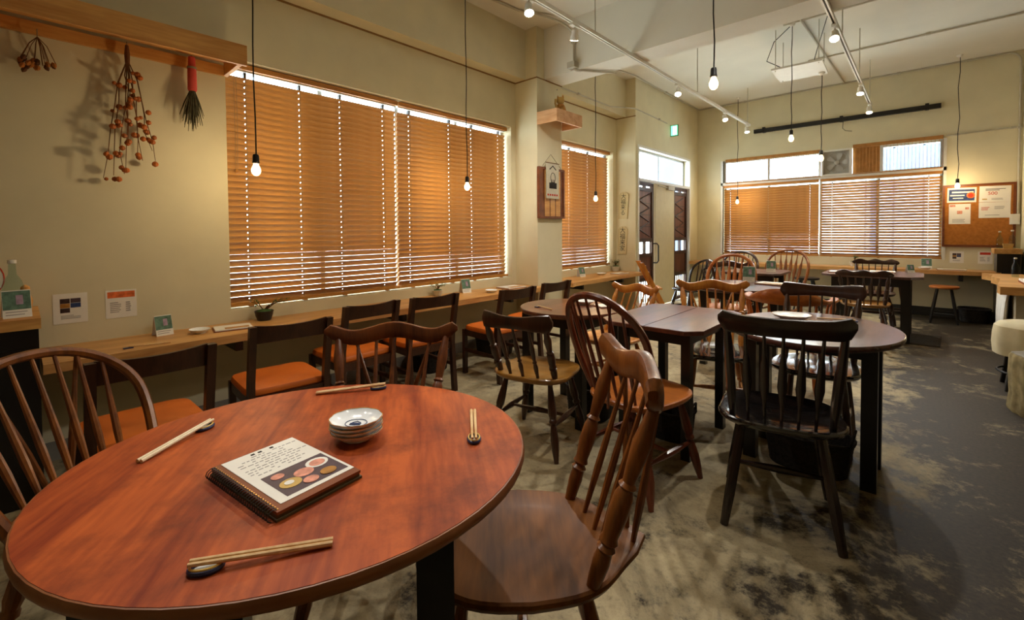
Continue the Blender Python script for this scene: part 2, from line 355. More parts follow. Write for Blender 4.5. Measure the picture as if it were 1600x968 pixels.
# white casing round the back window
g = group_struct('trim_3', (0, D, 0))
for nm, bx in (('casing', (BX0-.03, BX1+.03, -.012, .05, 1.985, 2.035)), ('casing', (BX0-.035, BX0, -.012, .05, BZ0, BZ1)), ('casing', (BX1, BX1+.03, -.012, .05, BZ0, BZ1))):
    MB().bb(*bx).build(nm, 'white_metal', g, 0)
g = group_struct('trim_4', (WP, 0, 0))
for bx in ((-.06, .012, DY0-.03, DY0+.012, 0, DZ1+.03), (-.06, .012, DY1-.012, DY1+.03, 0, DZ1+.03), (-.06, .012, DY0, DY1, DZ1-.005, DZ1+.03), (-.10, .012, DY0, DY1, 1.935, 1.975)):
    MB().bb(*bx).build('casing', 'white_metal', g, 0)

# -------------------------------------------------- entrance: two carved leaves and a cream panel between
def leaf(name, y0, y1, zt, label_handle=False):
    g = group_struct(name, (WP-.075, 0, 0)); w = .055
    for a, b_ in ((y0, y0+w), (y1-w, y1)): MB().bb(0, .045, a, b_, .02, zt).build('stile', 'door_frame', g, 0)
    for z in (.02, .43, .80, 1.03, zt-.13, zt-.05): MB().bb(.002, .043, y0+w, y1-w, z, z+.055 if z < zt-.1 else z+.05).build('rail', 'door_frame', g, 0)
    for z0, z1 in ((1.085, zt-.13), (.485, .80)): MB().bb(.012, .026, y0+w, y1-w, z0, z1).build('panel', 'door_dark', g, 0)
    ym = (y0+y1)/2
    MB().bb(.004, .04, ym-.02, ym+.02, .855, 1.03).build('muntin', 'door_frame', g, 0)
    MB().bb(.004, .04, ym-.03, ym+.03, zt-.075, zt-.05).build('muntin', 'door_frame', g, 0)
    for a, b_ in ((y0+w, ym-.02), (ym+.02, y1-w)): MB().bb(.018, .023, a, b_, .855, 1.03).build('pane', 'window_glass', g, 0)
    MB().bb(.018, .023, y0+w, y1-w, .075, .43).build('pane', 'window_glass', g, 0)
    n = 5
    for k in range(n+1): MB().bb(.02, .032, ym-.012+(k-n/2)*.085-.004 if False else y0+w+(y1-y0-2*w)*(k+.5)/(n+1)-.006, y0+w+(y1-y0-2*w)*(k+.5)/(n+1)+.006, .075, .43).build('grille_bar', 'door_frame', g, 0)
    zz = [1.085+(zt-.13-1.085)*k/4 for k in range(5)]
    for k in range(1, 4): MB().bb(.024, .032, y0+w, y1-w, zz[k]-.007, zz[k]+.007).build('lattice_bar', 'door_frame', g, 0)
    q = [(.030, y0+w+.03 if k % 2 else y1-w-.06, zz[0]+.03+(zz[4]-zz[0]-.06)*k/6) for k in range(7)]
    for k in range(6): MB().tube([q[k], q[k+1]], .010, 6).build('zigzag_bar', 'door_frame', g)
    return g
g = leaf('door_1', 6.15, 6.70, 1.93)
MB().tube([(.045, 6.685, 1.0), (.10, 6.70, 1.0), (.115, 6.72, .97), (.115, 6.72, .73), (.10, 6.70, .70), (.045, 6.685, .70)], .011, 8).build('pull_handle', 'black_metal', g)
leaf('door_2', 7.47, 8.04, 1.93)
g = group_struct('door_3', (WP-.045, 0, 0))
MB().bb(0, .04, 6.715, 7.42, .02, 1.935).build('cream_panel', 'door_cream', g, 0)
MB().bb(.04, .085, 7.10, 7.34, 1.86, 1.915).build('door_closer', 'grey_pipe', g); MB().tube([(.065, 7.12, 1.89), (.065, 6.76, 1.905)], .008, 6).build('closer_arm', 'grey_pipe', g)

# -------------------------------------------------- outside: bright pavement and the buildings opposite
struct(MB().bb(-30, 30, -15, 40, -.20, -.14).build('ground_outside', 'ext_ground', smooth=0))
t = thing('neighbour_building', 'pale building seen overexposed through the back windows', 'building', (0, 17.5, -.14))
MB().bb(-9, 6, 0, 3, 0, 5.0).build('facade', 'ext_white', t, 0)
for k in range(6): MB().bb(-8+k*2.3, -7+k*2.3, -.03, 0, 1.4, 3.0).build('window', 'ext_pale', t, 0)
t = thing('added_backdrop', 'added blue grey walkway wall behind the railing, seen through the right upper window', 'backdrop', (.3, 12.6, -.14))  # added panel on posts, keeps this window bluish instead of blown white
MB().bb(-1.25, 2.2, 0, .25, 2.45, 3.7).build('backdrop_panel', 'annex_blue', t, 0)
for x in (-1.2, 2.05): MB().bb(x, x+.1, .05, .2, 0, 2.45).build('post', 'ext_rail', t, 0)
t = thing('balcony_railing', 'bluish metal railing outside the right upper back window', 'railing', (.0, 11.2, -.14))
for z in (2.86, 3.08): MB().bb(-.9, 1.3, -.02, .02, z, z+.035).build('rail', 'ext_rail', t, 0)
for k in range(6): MB().bb(-.88+k*.42, -.85+k*.42, -.02, .02, 0, 3.1).build('post', 'ext_rail', t, 0)
t = thing('outside_column', 'blue grey outside column seen through the transom window', 'column', (-4.45, 10.6, -.14))
MB().bb(-.35, .35, -.3, .3, .3, 4.6).build('shaft', 'annex_blue', t, 0); MB().bb(-.42, .42, -.37, .37, 0, .3).build('plinth', 'stone_grey', t, 0)

# -------------------------------------------------- wooden-slat blinds
def blind(name, label, loc, rotz, x0, x1, z0, z1, tilt, cords, group, pull=None, pitch=.0415, gap=.03):
    t = thing(name, label, 'blind', loc, rotz, group); Lx = x1-x0
    MB().bb(x0, x1, -.012, .012, z1-.036, z1).build('valance', 'valance_wood', t, 0)
    MB().bb(x0+.01, x1-.01, .016, .055, z1-.045, z1-.005).build('head_rail', 'white_metal', t, 0)
    zt = z1-.055-gap-.02
    n = int((zt-(z0+.035))/pitch)+1; p = (zt-(z0+.035))/max(1, n-1)
    q = MB(); w = .050; prof = [(-w/2, -.0012), (-w/4, .0012), (0, .002), (w/4, .0012), (w/2, -.0012)]
    def ring(x, pr): return [(x, a, b_+.0014) for a, b_ in pr]+[(x, a, b_-.0014) for a, b_ in reversed(pr)]
    xm = (x0+x1)/2; hs = .0030; cut = [-Lx/2+.003]
    for c in cords: cut += [c-xm-hs, c-xm+hs]
    cut.append(Lx/2-.003)
    for k in range(len(cut)-1):                      # cord slots are real openings in each slat
        if k % 2 == 0: q.loft([ring(cut[k], prof), ring(cut[k+1], prof)])
        else:
            q.loft([ring(cut[k], [(-w/2, -.0012), (-.005, .0015)]), ring(cut[k+1], [(-w/2, -.0012), (-.005, .0015)])])
            q.loft([ring(cut[k], [(.005, .0015), (w/2, -.0012)]), ring(cut[k+1], [(.005, .0015), (w/2, -.0012)])])
    me = q.mesh('slat', 'bamboo_slat', 30)
    for k in range(n):
        put('slat', me, t, T((x0+x1)/2, .035, zt-k*p) @ RX(tilt+R(random.uniform(-1.2, 1.2))) @ RY(R(random.uniform(-.06, .06))))
    MB().bb(x0, x1, -.012, .040, z0-.004, z0+.016).build('bottom_rail', 'valance_wood', t, 0)
    for c in cords:
        for dy in (.006, .064): MB().tube([(c, dy, z0), (c, dy, z1-.05)], .0014, 5).build('ladder_cord', 'string', t)
        MB().bb(c-.008, c+.008, .018, .05, z1-.055-gap, z1-.05).build('cord_bracket', 'dark_grey', t, 0)
        MB().bb(c-.015, c+.015, -.016, .010, z0-.012, z0-.004).build('rail_clip', 'valance_wood', t, 0)
    if pull:
        for dx in (0, .012): pc = MB().tube([(pull[0]+dx, -.016, z1-.05), (pull[0]+dx+.004, -.018, (z1+pull[1])/2), (pull[0]+dx, -.016, pull[1])], .0012, 5).build('pull_cord', 'string', t) if dx else MB().tube([(pull[0], -.016, z1-.05), (pull[0], -.016, pull[1])], .0012, 5).build('pull_cord', 'string', t)
        MB().turn([(.003, .022), (.006, .018), (.010, 0), (.008, -.008), (.002, -.010)], 10, (pull[0]+.006, -.017, pull[1])).build('tassel', 'valance_wood', pc)
    return t
BG = 'wooden slat blinds'
blind('venetian_blind', 'long brown bamboo slat blind on the left wall, nearest the dried flowers', (W-.052, 0, 0), PI/2, .955, 2.285, .708, 2.362, R(-55.5), (1.08, 1.45, 1.77, 2.16), BG, (1.0, 1.62))
blind('venetian_blind', 'brown bamboo slat blind on the left wall, just before the pillar', (W-.052, 0, 0), PI/2, 2.30, 3.705, .708, 2.362, R(-56.5), (2.43, 2.90, 3.20, 3.60), BG)
blind('venetian_blind', 'narrow brown slat blind behind the pillar with the small shelf', (W-.052, 0, 0), PI/2, 4.37, 5.935, .708, 2.362, R(-57), (4.5, 4.95, 5.4, 5.85), BG, (4.70, 1.45))
blind('venetian_blind', 'honey brown slat blind on the back wall, left half near the door', (0, D+.025, 0), 0, BX0+.005, -1.235, .785, 1.985, R(-53), (-2.55, -1.95, -1.36), BG, gap=.01)
blind('venetian_blind', 'brighter half-open slat blind on the back wall beside the notice board', (0, D+.025, 0), 0, -1.215, BX1-.005, .785, 1.985, R(-45), (-1.07, -.50, .03), BG, gap=.01)
# thread-and-reed hangings over the upper back windows
def reed(label, x0, x1, z0, z1, n):
    t = thing('reed_hanging', label, 'hanging'); q = MB()
    for k in range(n):
        x = x0+(x1-x0)*k/(n-1); q.tube([(x, D-.022, z0), (x, D-.022, z1)], .0022, 4)
    o = q.build('threads', 'reed', t); o['kind'] = 'stuff'
    MB().bb(x0, x1, D-.030, D-.014, z1-.05, z1).build('top_roll', 'reed', t, 0); MB().bb(x0, x1, D-.030, D-.014, z0-.012, z0).build('bottom_slat', 'reed', t, 0)
reed('see-through brown thread hanging over the upper left back window', BX0+.05, -1.21, 2.03, 2.44, 44)
reed('see-through brown thread hanging over the upper right back window', -.808, BX1-.01, 2.03, 2.46, 26)

# ================================================================== COUNTERS
ZT = .608
CXF = -2.975
def counter_left():
    t = thing('wall_counter', 'long pine counter along the left wall under the wide blinds', 'counter')
    out = [(W+.002, .055), (CXF+.02, .055), (CXF, .6), (CXF-.012, 1.4), (CXF+.006, 2.3), (CXF-.005, 3.1), (CXF-.03, 3.93), (WP+.005, 3.93), (WP+.005, PY1-.004), (W+.002, PY1-.004)]
    q = MB(); q.loft([[(x, y, z) for x, y in out] for z in (ZT-.045, ZT)]); q.build('counter_top', 'counter_pine', t, 0)
    for y in (.9, 2.1, 3.4): MB().bb(W+.014, W+.30, y-.02, y+.02, ZT-.13, ZT-.046).build('bracket', 'table_black', t, 0)
    t = thing('wall_counter', 'short pine counter between the pillar and the entrance', 'counter')
    out = [(W+.002, PY2+.004), (WP+.004, PY2+.004), (WP+.004, PY2-.01), (CXF+.03, PY2-.01), (CXF, 4.34), (CXF+.008, 5.0), (CXF+.004, 5.6), (CXF, 6.06), (WP+.004, 6.06), (WP+.004, PY3-.004), (W+.002, PY3-.004)]
    q = MB(); q.loft([[(x, y, z) for x, y in out] for z in (ZT-.045, ZT)]); q.build('counter_top', 'counter_pine', t, 0)
    for y in (4.7, 5.7): MB().bb(W+.004, W+.30, y-.02, y+.02, ZT-.13, ZT-.046).build('bracket', 'table_black', t, 0)
    t = thing('wall_counter', 'pine counter along the back wall below the window', 'counter')
    ZBK = .655; yb = D-.42
    out = [(WP+.005, D-.016), (WP+.005, yb), (-1.5, yb+.005), (-.4, yb-.005), (.68, yb), (.70, yb+.04), (.70, D-.016)]
    q = MB(); q.loft([[(x, y, z) for x, y in out] for z in (ZBK-.05, ZBK)]); q.build('counter_top', 'counter_pine_x', t, 0)
    for x in (-2.2, -1.0, .35): MB().bb(x-.02, x+.02, D-.30, D-.016, ZBK-.14, ZBK-.051).build('bracket', 'table_black', t, 0)
    return ZBK
ZBK = counter_left()

# ================================================================== CHAIRS
def seat_outline(sw, sd, kind, n=40):
    out = []
    for k in range(n):
        a = 2*PI*k/n; c, s_ = math.cos(a), math.sin(a); p = {'round': .88, 'square': .28}.get(kind, .62)
        x = sw/2*math.copysign(abs(c)**p, c); y = sd/2*math.copysign(abs(s_)**p, s_)
        if kind in ('shield', 'tail'): x *= 1-.10*max(0, -y/(sd/2))
        if kind == 'tail':
            w = math.exp(-(x/.085)**2); y -= (.090*w if y < -.1*sd else 0)
            if y > 0: y += .012*math.cos(x/(sw/2)*PI)
        if kind == 'wide' and y < 0: x *= 1.0+.04*math.sin(-y/(sd/2)*PI)
        out.append((x, y))
    return out
def seat_mesh(q, out, sh, th=.036, dish=.013):
    sc = lambda k: [(x*k, y*k) for x, y in out]
    rings = []
    for k, z in ((.88, sh-th), (.965, sh-th*.72), (1.0, sh-th*.34), (.992, sh-.004), (.965, sh), (.84, sh-dish*.15), (.66, sh-dish*.6), (.45, sh-dish), (.2, sh-dish*.95), (.04, sh-dish*.9)):
        rings.append([(x, y, z) for x, y in sc(k)])
    q.loft(rings)
TURN = [(0, .012), (.08, .014), (.16, .017), (.30, .022), (.40, .0235), (.47, .017), (.49, .022), (.515, .022), (.535, .014), (.60, .018), (.72, .0225), (.85, .019), (.97, .013), (1, .012)]
STRAIGHT = [(0, .016), (.2, .019), (.7, .020), (.9, .017), (1, .0155)]
STRETCH = [(0, .008), (.15, .010), (.35, .014), (.5, .0165), (.65, .014), (.85, .010), (1, .008)]
POST = [(0, .013), (.06, .016), (.16, .019), (.22, .0165), (.235, .021), (.255, .014), (.275, .021), (.30, .017), (.42, .022), (.52, .0205), (.56, .0145), (.575, .020), (.595, .0135), (.68, .017), (.80, .0205), (.90, .015), (1, .011)]
SPIN = [(0, .006), (.12, .0075), (.35, .0105), (.5, .0095), (.75, .0068), (1, .0055)]
SPTURN = [(0, .008), (.12, .010), (.25, .0135), (.33, .009), (.35, .013), (.38, .008), (.50, .0125), (.62, .014), (.75, .009), (.9, .0075), (1, .0065)]
def arrow(q, p0, p1, w=.024, th=.006, peak=.45):
    p0 = Vector(p0); p1 = Vector(p1)
    pr = [(0, .0055), (.18, .007), (.26, w*.45), (peak, w), (.68, w*.72), (.78, .0075), (1, .0055)]
    rings = []
    for t, r in pr:
        c = p0.lerp(p1, t); d = th if r > .008 else r
        rings.append([c+Vector((math.cos(a)*r, math.sin(a)*d, 0)) for a in [2*PI*j/8 for j in range(8)]])
    q.loft(rings)
def crest(q, hw, zt, zb, yfun, th=.024, n=25, rnd=.35):
    """top rail: zt(u), zb(u) heights along u in [-1, 1], yfun(u) its bend in plan"""
    rings = []
    for k in range(n):
        u = -1+2*k/(n-1); x = u*hw; y = yfun(u); a, b_ = zb(u), zt(u); h = (b_-a)/2; c = (a+b_)/2
        e = min(1.0, .30+((1-abs(u))/.10)) if abs(u) > .93 else 1.0
        h *= e; tt = th/2*(e**.5)
        ring = []
        for j in range(12):
            an = 2*PI*j/12; ca, sa = math.cos(an), math.sin(an)
            ring.append((x, y+tt*math.copysign(abs(ca)**.6, ca), c+h*math.copysign(abs(sa)**.6, sa)))
        rings.append(ring)
    q.loft(rings)
def chair(name, label, loc, rot, wood_, seat_='', group=None, sh=.43, sw=.43, sd=.42, seat='shield', back='wavy', top=.85, bw=.44, nsp=5, brace=False, legs='turned', lean=.14, spin='thin', arms=False, splat=False, leg_spread=.205, post=1.0, ck=1.0, cat='chair', dish=.013):
    t = thing(name, label, cat, loc, R(rot), group); seat_ = seat_ or wood_
    q = MB(); seat_mesh(q, seat_outline(sw, sd, seat), sh, dish=dish); q.build('seat', seat_, t)
    prof = TURN if legs == 'turned' else STRAIGHT
    tops, feet = [], []
    for sx in (-1, 1):
        for sy in (-1, 1):
            a = (sx*sw*.30, sy*sd*.30, sh-.028); b_ = (sx*leg_spread, sy*leg_spread*.98-(.008 if sy < 0 else 0), 0)
            MB().lathe(a, b_, prof, 10).build('leg', wood_, t); tops.append(Vector(a)); feet.append(Vector(b_))
    pt = lambda i, k: tops[i].lerp(feet[i], k)
    for i in (0, 2): MB().lathe(pt(i, .56), pt(i+1, .56), STRETCH, 8).build('stretcher', wood_, t)
    MB().lathe(pt(0, .56).lerp(pt(1, .56), .5), pt(2, .56).lerp(pt(3, .56), .5), STRETCH, 8).build('stretcher', wood_, t)
    yb = -sd*.42; hb = bw/2
    if back in ('wavy', 'slab', 'scoop', 'bumps'):
        bow = {'wavy': .055, 'slab': .035, 'scoop': .045, 'bumps': .04}[back]
        yt = yb-lean
        yf = lambda u: yt+bow*(u*u)-bow*.5
        if back == 'wavy':
            zt = lambda u: (top-.003-.027*(1-math.cos(PI*abs(u)/.60))/2) if abs(u) < .60 else (top-.030+.032*(1-math.cos(PI*(abs(u)-.60)/.40))/2)
            zb = lambda u: zt(u)-(.056+.010*math.cos(u*PI*.5))*(.4+.6*ck)
        elif back == 'slab':
            zt = lambda u: top-.008*math.cos(u*PI/2)+.012*max(0, (abs(u)-.7)/.3)
            zb = lambda u: top-.078+.018*max(0, (abs(u)-.82)/.18)
        elif back == 'scoop':
            zt = lambda u: top-.012*math.cos(u*PI)-.010*abs(u)
            zb = lambda u: top-.085+.012*math.cos(u*PI)*.5
        else:
            zt = lambda u: top-.010+.010*math.cos(u*PI*3)
            zb = lambda u: top-.070
        q = MB(); crest(q, hb, zt, zb, yf, (.026 if back != 'wavy' else .030)*ck); q.build('crest_rail', wood_, t)
        up = .82 if back == 'wavy' else .84
        hs = min(hb*up, sw*.40)
        for sx in (-1, 1):
            b0 = (sx*hs*.95, yb+.045, sh-.012); b1 = (sx*hb*up, yf(up), zb(up)+.014)
            if spin == 'arrow_black': MB().lathe(b0, b1, [(0, .012), (.3, .018), (.6, .019), (.85, .015), (1, .012)], 10).build('post', wood_, t)
            else: MB().lathe(b0, b1, [(a_, r_*post) for a_, r_ in POST], 12).build('post', wood_, t)
        for k in range(nsp):
            u = (-1+2*(k+1)/(nsp+1))
            b0 = (u*hs*.95, yb+.045*u*u-.002, sh-.012); b1 = (u*hb*up, yf(u*up), zb(u*up)+.012)
            q = MB()
            if spin in ('arrow', 'arrow_black'): arrow(q, b0, b1, .017 if spin == 'arrow_black' else .021)
            elif spin == 'turned': q.lathe(b0, b1, SPTURN, 8)
            else: q.lathe(b0, b1, SPIN, 8)
            q.build('spindle', wood_, t)
        if brace:
            for sx in (-1, 1): MB().lathe((sx*.022, yb-.085, sh-.02), (sx*hb*.58, yf(.58)-.008, zb(.58)+.012), SPIN, 8).build('brace', wood_, t)
    elif back == 'hoop':
        yt = yb-lean; hz = top-sh
        pts = []
        h0 = .56
        for k in range(8):
            s_ = k/8; pts.append((-(hb*(.80+.20*math.sin(s_*PI/2))), h0*s_))
        for k in range(25):
            a = PI-PI*k/24; pts.append((hb*math.copysign(abs(math.cos(a))**.92, math.cos(a)), h0+(1-h0)*math.sin(a)**.95))
        for k in reversed(range(8)):
            s_ = k/8; pts.append((hb*(.80+.20*math.sin(s_*PI/2)), h0*s_))
        pts = [Vector((x, yb+.06-(lean+.06)*zz+.035*(abs(x)/hb)**4*zz, sh-.012+hz*zz)) for x, zz in pts]
        MB().tube(pts, .0155, 8, flat=1.15).build('bow', wood_, t)
        def on_bow(u):
            best = None
            for i in range(len(pts)-1):
                a, b_ = pts[i], pts[i+1]
                if (a.x-u)*(b_.x-u) <= 0 and max(a.z, b_.z) > sh+hz*.45:
                    k = 0 if abs(b_.x-a.x) < 1e-6 else (u-a.x)/(b_.x-a.x); best = a.lerp(b_, k)
            return best
        for k in range(nsp):
            u = -1+2*(k+1)/(nsp+1); b1 = on_bow(u*hb*.96); b0 = Vector((u*sw*.36, yb+.03*u*u-.004, sh-.012))
            q = MB()
            if spin == 'arrow': arrow(q, b0, b1, .022)
            elif spin == 'turned': q.lathe(b0, b1, SPTURN, 8)
            else: q.lathe(b0, b1, SPIN, 8)
            q.build('spindle', wood_, t)
        if brace:
            for sx in (-1, 1): MB().lathe((sx*.022, yb-.075, sh-.02), on_bow(sx*hb*.5)+Vector((0, -.01, -.006)), SPIN, 8).build('brace', wood_, t)
        if splat:
            zc = sh+hz*.52
            MB().tube([(math.cos(a)*.062, yb-lean*.6, zc+math.sin(a)*.062) for a in [2*PI*j/20 for j in range(20)]], .008, 6, closed=True).build('wheel_splat', wood_, t)
            q = MB()
            for a in range(6): q.tube([(0, yb-lean*.6, zc), (math.cos(a*PI/3)*.06, yb-lean*.6, zc+math.sin(a*PI/3)*.06)], .005, 5)
            q.build('wheel_spokes', wood_, t)
            MB().bb(-.025, .025, yb-lean*.55-.004, yb-lean*.55+.004, sh-.01, zc-.06).build('splat', wood_, t); MB().bb(-.02, .02, yb-lean*.75-.004, yb-lean*.75+.004, zc+.06, sh+hz*.97).build('splat', wood_, t)
    elif back == 'captain':
        q = MB(); n = 41; rings = []
        for k in range(n):
            a = PI*(1.10*k/(n-1)-.05); x = -math.cos(a)*hb; y = .10-math.sin(a)*(sd*.5+.12)
            s_ = math.sin(max(0, min(PI, a))); hgt = .016+.045*max(0, s_-.55)/.45
            w2 = .028 if s_ < .4 else .018
            nrm = Vector((x, y-.10, 0)).normalized(); c = Vector((x, y, top-.045+.0*hgt))
            ring = []
            for j in range(10):
                an = 2*PI*j/10; ring.append(c+nrm*(math.cos(an)*w2)+Vector((0, 0, math.sin(an)*hgt+(hgt-.016)*.9)))
            rings.append(ring)
        q.loft(rings); q.build('arm_rail', wood_, t)
        for k in range(9):
            a = PI*(.04+.92*k/8); x = -math.cos(a)*hb; y = .10-math.sin(a)*(sd*.5+.12)
            MB().lathe((x*.86, max(-sd*.44, y*.86), sh-.012), (x, y, top-.05), POST if k in (0, 8) else SPTURN, 8).build('spindle', wood_, t)
    return t

# ---- chairs at the near table
chair('bow_back_chair', 'honey brown bow-back chair at the left edge of the near red table', (-1.69, .185, 0), -62, 'w_mid', sh=.44, sw=.45, sd=.43, back='hoop', top=.845, bw=.46, nsp=7, brace=True, lean=.19, seat='tail')
chair('wavy_crest_chair', 'dark brown chair with wavy top rail on the far side of the near red table', (-1.332, .785, 0), -132.5, 'w_brown', seat='tail', sh=.43, sw=.39, sd=.38, top=.842, bw=.515, nsp=5, brace=True, lean=.16)
chair('wavy_crest_chair', 'large brown wavy-crested chair in the foreground, turned to the near red table', (-.742, .838, 0), 134, 'w_mid', 'w_seat_mid', sh=.43, sw=.425, sd=.45, seat='tail', top=.898, bw=.455, nsp=4, brace=True, lean=.095, post=1.02, ck=1.35)
# ---- middle tables
chair('scoop_back_chair', 'dark turned-spindle chair with golden worn seat before the small round table', (-1.635, 2.0, 0), 13, 'w_dark', 'w_seat_honey', sh=.42, sw=.44, sd=.43, seat='wide', back='scoop', top=.775, bw=.42, nsp=3, spin='turned', lean=.10)
chair('wavy_crest_chair', 'honey-coloured wavy crest chair behind the small round table', (-1.72, 2.95, 0), 170, 'w_honey', sh=.42, top=.79, bw=.44, nsp=5, lean=.14)
chair('bow_back_chair', 'reddish brown bow-back chair with orange seat facing the square table', (-1.02, 2.03, 0), -8.6, 'w_reddish', 'w_orange', sh=.425, sw=.42, sd=.46, back='hoop', top=.93, bw=.43, nsp=6, brace=True, lean=.17, seat='shield', dish=.008)
chair('wavy_crest_chair', 'light honey wavy crest chair on the far side of the square table', (-.99, 3.03, 0), 203.5, 'w_honey', 'w_seat_black', sh=.43, top=.850, bw=.48, nsp=6, brace=True, lean=.15)
chair('slab_back_chair', 'glossy black chair with flat spindles standing out in the right foreground aisle', (-.446, 2.155, 0), 13.9, 'w_black', 'w_seat_black', sh=.44, sw=.45, sd=.42, seat='wide', back='slab', top=.885, bw=.44, nsp=5, spin='arrow_black', legs='straight', lean=.12, leg_spread=.198, dish=.022)
chair('slab_back_chair', 'dark mahogany spindle chair on the far side of the right oval table', (-.452, 3.06, 0), 183, 'w_dark', 'w_seat_black', sh=.43, sw=.44, sd=.42, seat='tail', back='scoop', top=.862, bw=.44, nsp=5, lean=.12, legs='straight', leg_spread=.168)
chair('captains_chair', 'low orange-brown armchair with curved rail behind the right oval table', (-.74, 3.82, 0), 6, 'w_orange', sh=.43, sw=.46, sd=.44, seat='wide', back='captain', top=.735, bw=.56)
# ---- far tables
chair('arrow_back_chair', 'light brown arch-backed chair with flat slats in the rear left group', (-1.48, 4.83, 0), 186, 'w_orange', sh=.43, back='hoop', top=.945, bw=.46, nsp=6, spin='arrow', lean=.16)
chair('bow_back_chair', 'dark arch-backed chair farthest back on the left, before the back blind', (-1.90, 6.55, 0), 180, 'w_dark', sh=.43, back='hoop', top=.905, bw=.46, nsp=6, lean=.14)
chair('arrow_back_chair', 'arch-backed chair with arrow slats right of the far corner table', (-1.37, 6.62, 0), 172, 'w_mid', sh=.43, back='hoop', top=.94, bw=.50, nsp=6, spin='arrow', lean=.14)
chair('wheel_back_chair', 'dark low wheel-back chair beside the entrance door', (-2.33, 6.12, 0), 150, 'w_black', sh=.42, back='hoop', top=.80, bw=.46, nsp=6, splat=True, lean=.12)
chair('wavy_crest_chair', 'dark chair whose curved top rail shows behind the arch-backed chair', (-1.58, 5.62, 0), -4, 'w_dark', sh=.43, top=.87, bw=.50, nsp=5, lean=.13)
chair('slab_back_chair', 'dark arrow-slat chair drawn up to the black table from the front', (-.46, 6.02, 0), 2, 'w_dark', 'w_seat_honey', sh=.43, back='bumps', top=.79, bw=.47, nsp=5, spin='arrow', lean=.12)
chair('slab_back_chair', 'dark chair with bumpy top rail behind the black table', (-.46, 7.06, 0), 180, 'w_dark', sh=.43, back='bumps', top=.82, bw=.47, nsp=5, lean=.12)

# ---- dark chairs with orange seats at the wall counter
def counter_chair(label, x, y, rot):
    t = thing('counter_chair', label, 'chair', (x, y, 0), R(rot), 'orange-seated chairs at the wall counter')
    w2, d2 = .185, .20
    for sx in (-1, 1):
        q = MB(); a = sx*w2
        q.loft([[(a-.016, yy-.019, z), (a+.016, yy-.019, z), (a+.016, yy+.019, z), (a-.016, yy+.019, z)] for yy, z in ((-d2-.03, 0), (-d2, .37), (-d2-.005, .45), (-d2-.065, .745))])
        q.build('rear_post', 'w_counterchair', t, 20)
        MB().bb(a-.016, a+.016, d2-.02, d2+.014, 0, .375).build('leg', 'w_counterchair', t, 0)
        MB().bb(a-.010, a+.010, -d2, d2, .325, .375).build('side_rail', 'w_counterchair', t, 0); MB().bb(a-.009, a+.009, -d2-.01, d2, .19, .215).build('stretcher', 'w_counterchair', t, 0)
    for yy in (-d2, d2-.012): MB().bb(-w2, w2, yy-.010, yy+.010, .325, .375).build('rail', 'w_counterchair', t, 0)
    q = MB(); rings = []
    for k in range(9):
        u = -1+k/4; yy = -d2-.055+.018*u*u-.012
        zt = .742+.012*u*u-.006; zb = .655+.004*(1-u*u)
        rings.append([(u*(w2-.012), yy-.009+(-.006), zt), (u*(w2-.012), yy+.009-.006, zt), (u*(w2-.012), yy+.009+.010, zb), (u*(w2-.012), yy-.009+.010, zb)])
    q.loft(rings); q.build('back_rail', 'w_counterchair', t, 30)
    q = MB(); out = [(x_, y_) for x_, y_ in seat_outline(.405, .40, 'square', 40)]
    q.loft([[(x_*k, y_*k+.005, z) for x_, y_ in out] for k, z in ((.96, .372), (1.0, .383), (1.0, .398), (.965, .411), (.86, .419), (.5, .424), (.05, .425))])
    q.build('seat_cushion', 'orange_vinyl', t)
counter_chair('orange-seated dark chair at the wall counter, nearest the black cabinet', -2.44, .335, 91)
counter_chair('orange-seated dark chair at the counter below the bonsai in the dark pot', -2.655, .955, 86)
counter_chair('third orange-seated counter chair along from the black cabinet', -2.89, 1.52, 92)
counter_chair('fourth orange-seated counter chair along from the black cabinet', -2.86, 2.03, 86)
counter_chair('orange-seated counter chair in front of the pillar end of the counter', -2.68, 2.72, 88)
counter_chair('last dark counter chair, half hidden behind the small round table', -2.72, 3.28, 90)

# ================================================================== TABLES
def table_round(label, c, a, b_, ang, z=.70, top='table_red', rim='table_rim', legs=(), th=.028, apron=True, legw=.030):
    t = thing('dining_table', label, 'table', (c[0], c[1], 0), R(ang))
    n = 64; out = [(a*math.cos(2*PI*k/n), b_*math.sin(2*PI*k/n)) for k in range(n)]
    s = lambda k: [(x*k, y*k) for x, y in out]
    q = MB(); q.loft([[(x, y, zz) for x, y in o] for o, zz in ((s(.93), z-th), (s(.98), z-th), (s(.996), z-th*.75), (s(1.0), z-th*.5), (s(.998), z-.006), (s(.993), z-.0012), (s(.984), z-.0004))])
    q.build('rim', rim, t)
    q = MB(); q.loft([[(x, y, zz) for x, y in o] for o, zz in ((s(.987), z-.004), (s(.987), z), (s(.5), z), (s(.02), z))]); q.build('tabletop', top, t)
    if apron:
        x, y = abs(legs[0][0]), abs(legs[0][1])
        for sgn in (-1, 1):
            MB().bb(-x, x, sgn*y-.011, sgn*y+.011, z-th-.075, z-th).build('apron', 'table_black', t, 0); MB().bb(sgn*x-.011, sgn*x+.011, -y, y, z-th-.075, z-th).build('apron', 'table_black', t, 0)
    for x, y in legs: MB().bb(x-legw, x+legw, y-legw, y+legw, 0, z-th).build('leg', 'table_black', t, 0)
    return t
def L4(x, y): return [(-x, -y), (x, -y), (x, y), (-x, y)]
table_round('big red-brown oval table in the near left foreground', (-1.041, .446), .494, .447, -126, legs=L4(.27, .25), legw=.034)
table_round('small round brown table in the middle, beside the wall counter', (-1.735, 2.48), .345, .345, 0, top='table_brown', rim='table_brown', legs=L4(.21, .21), legw=.026)
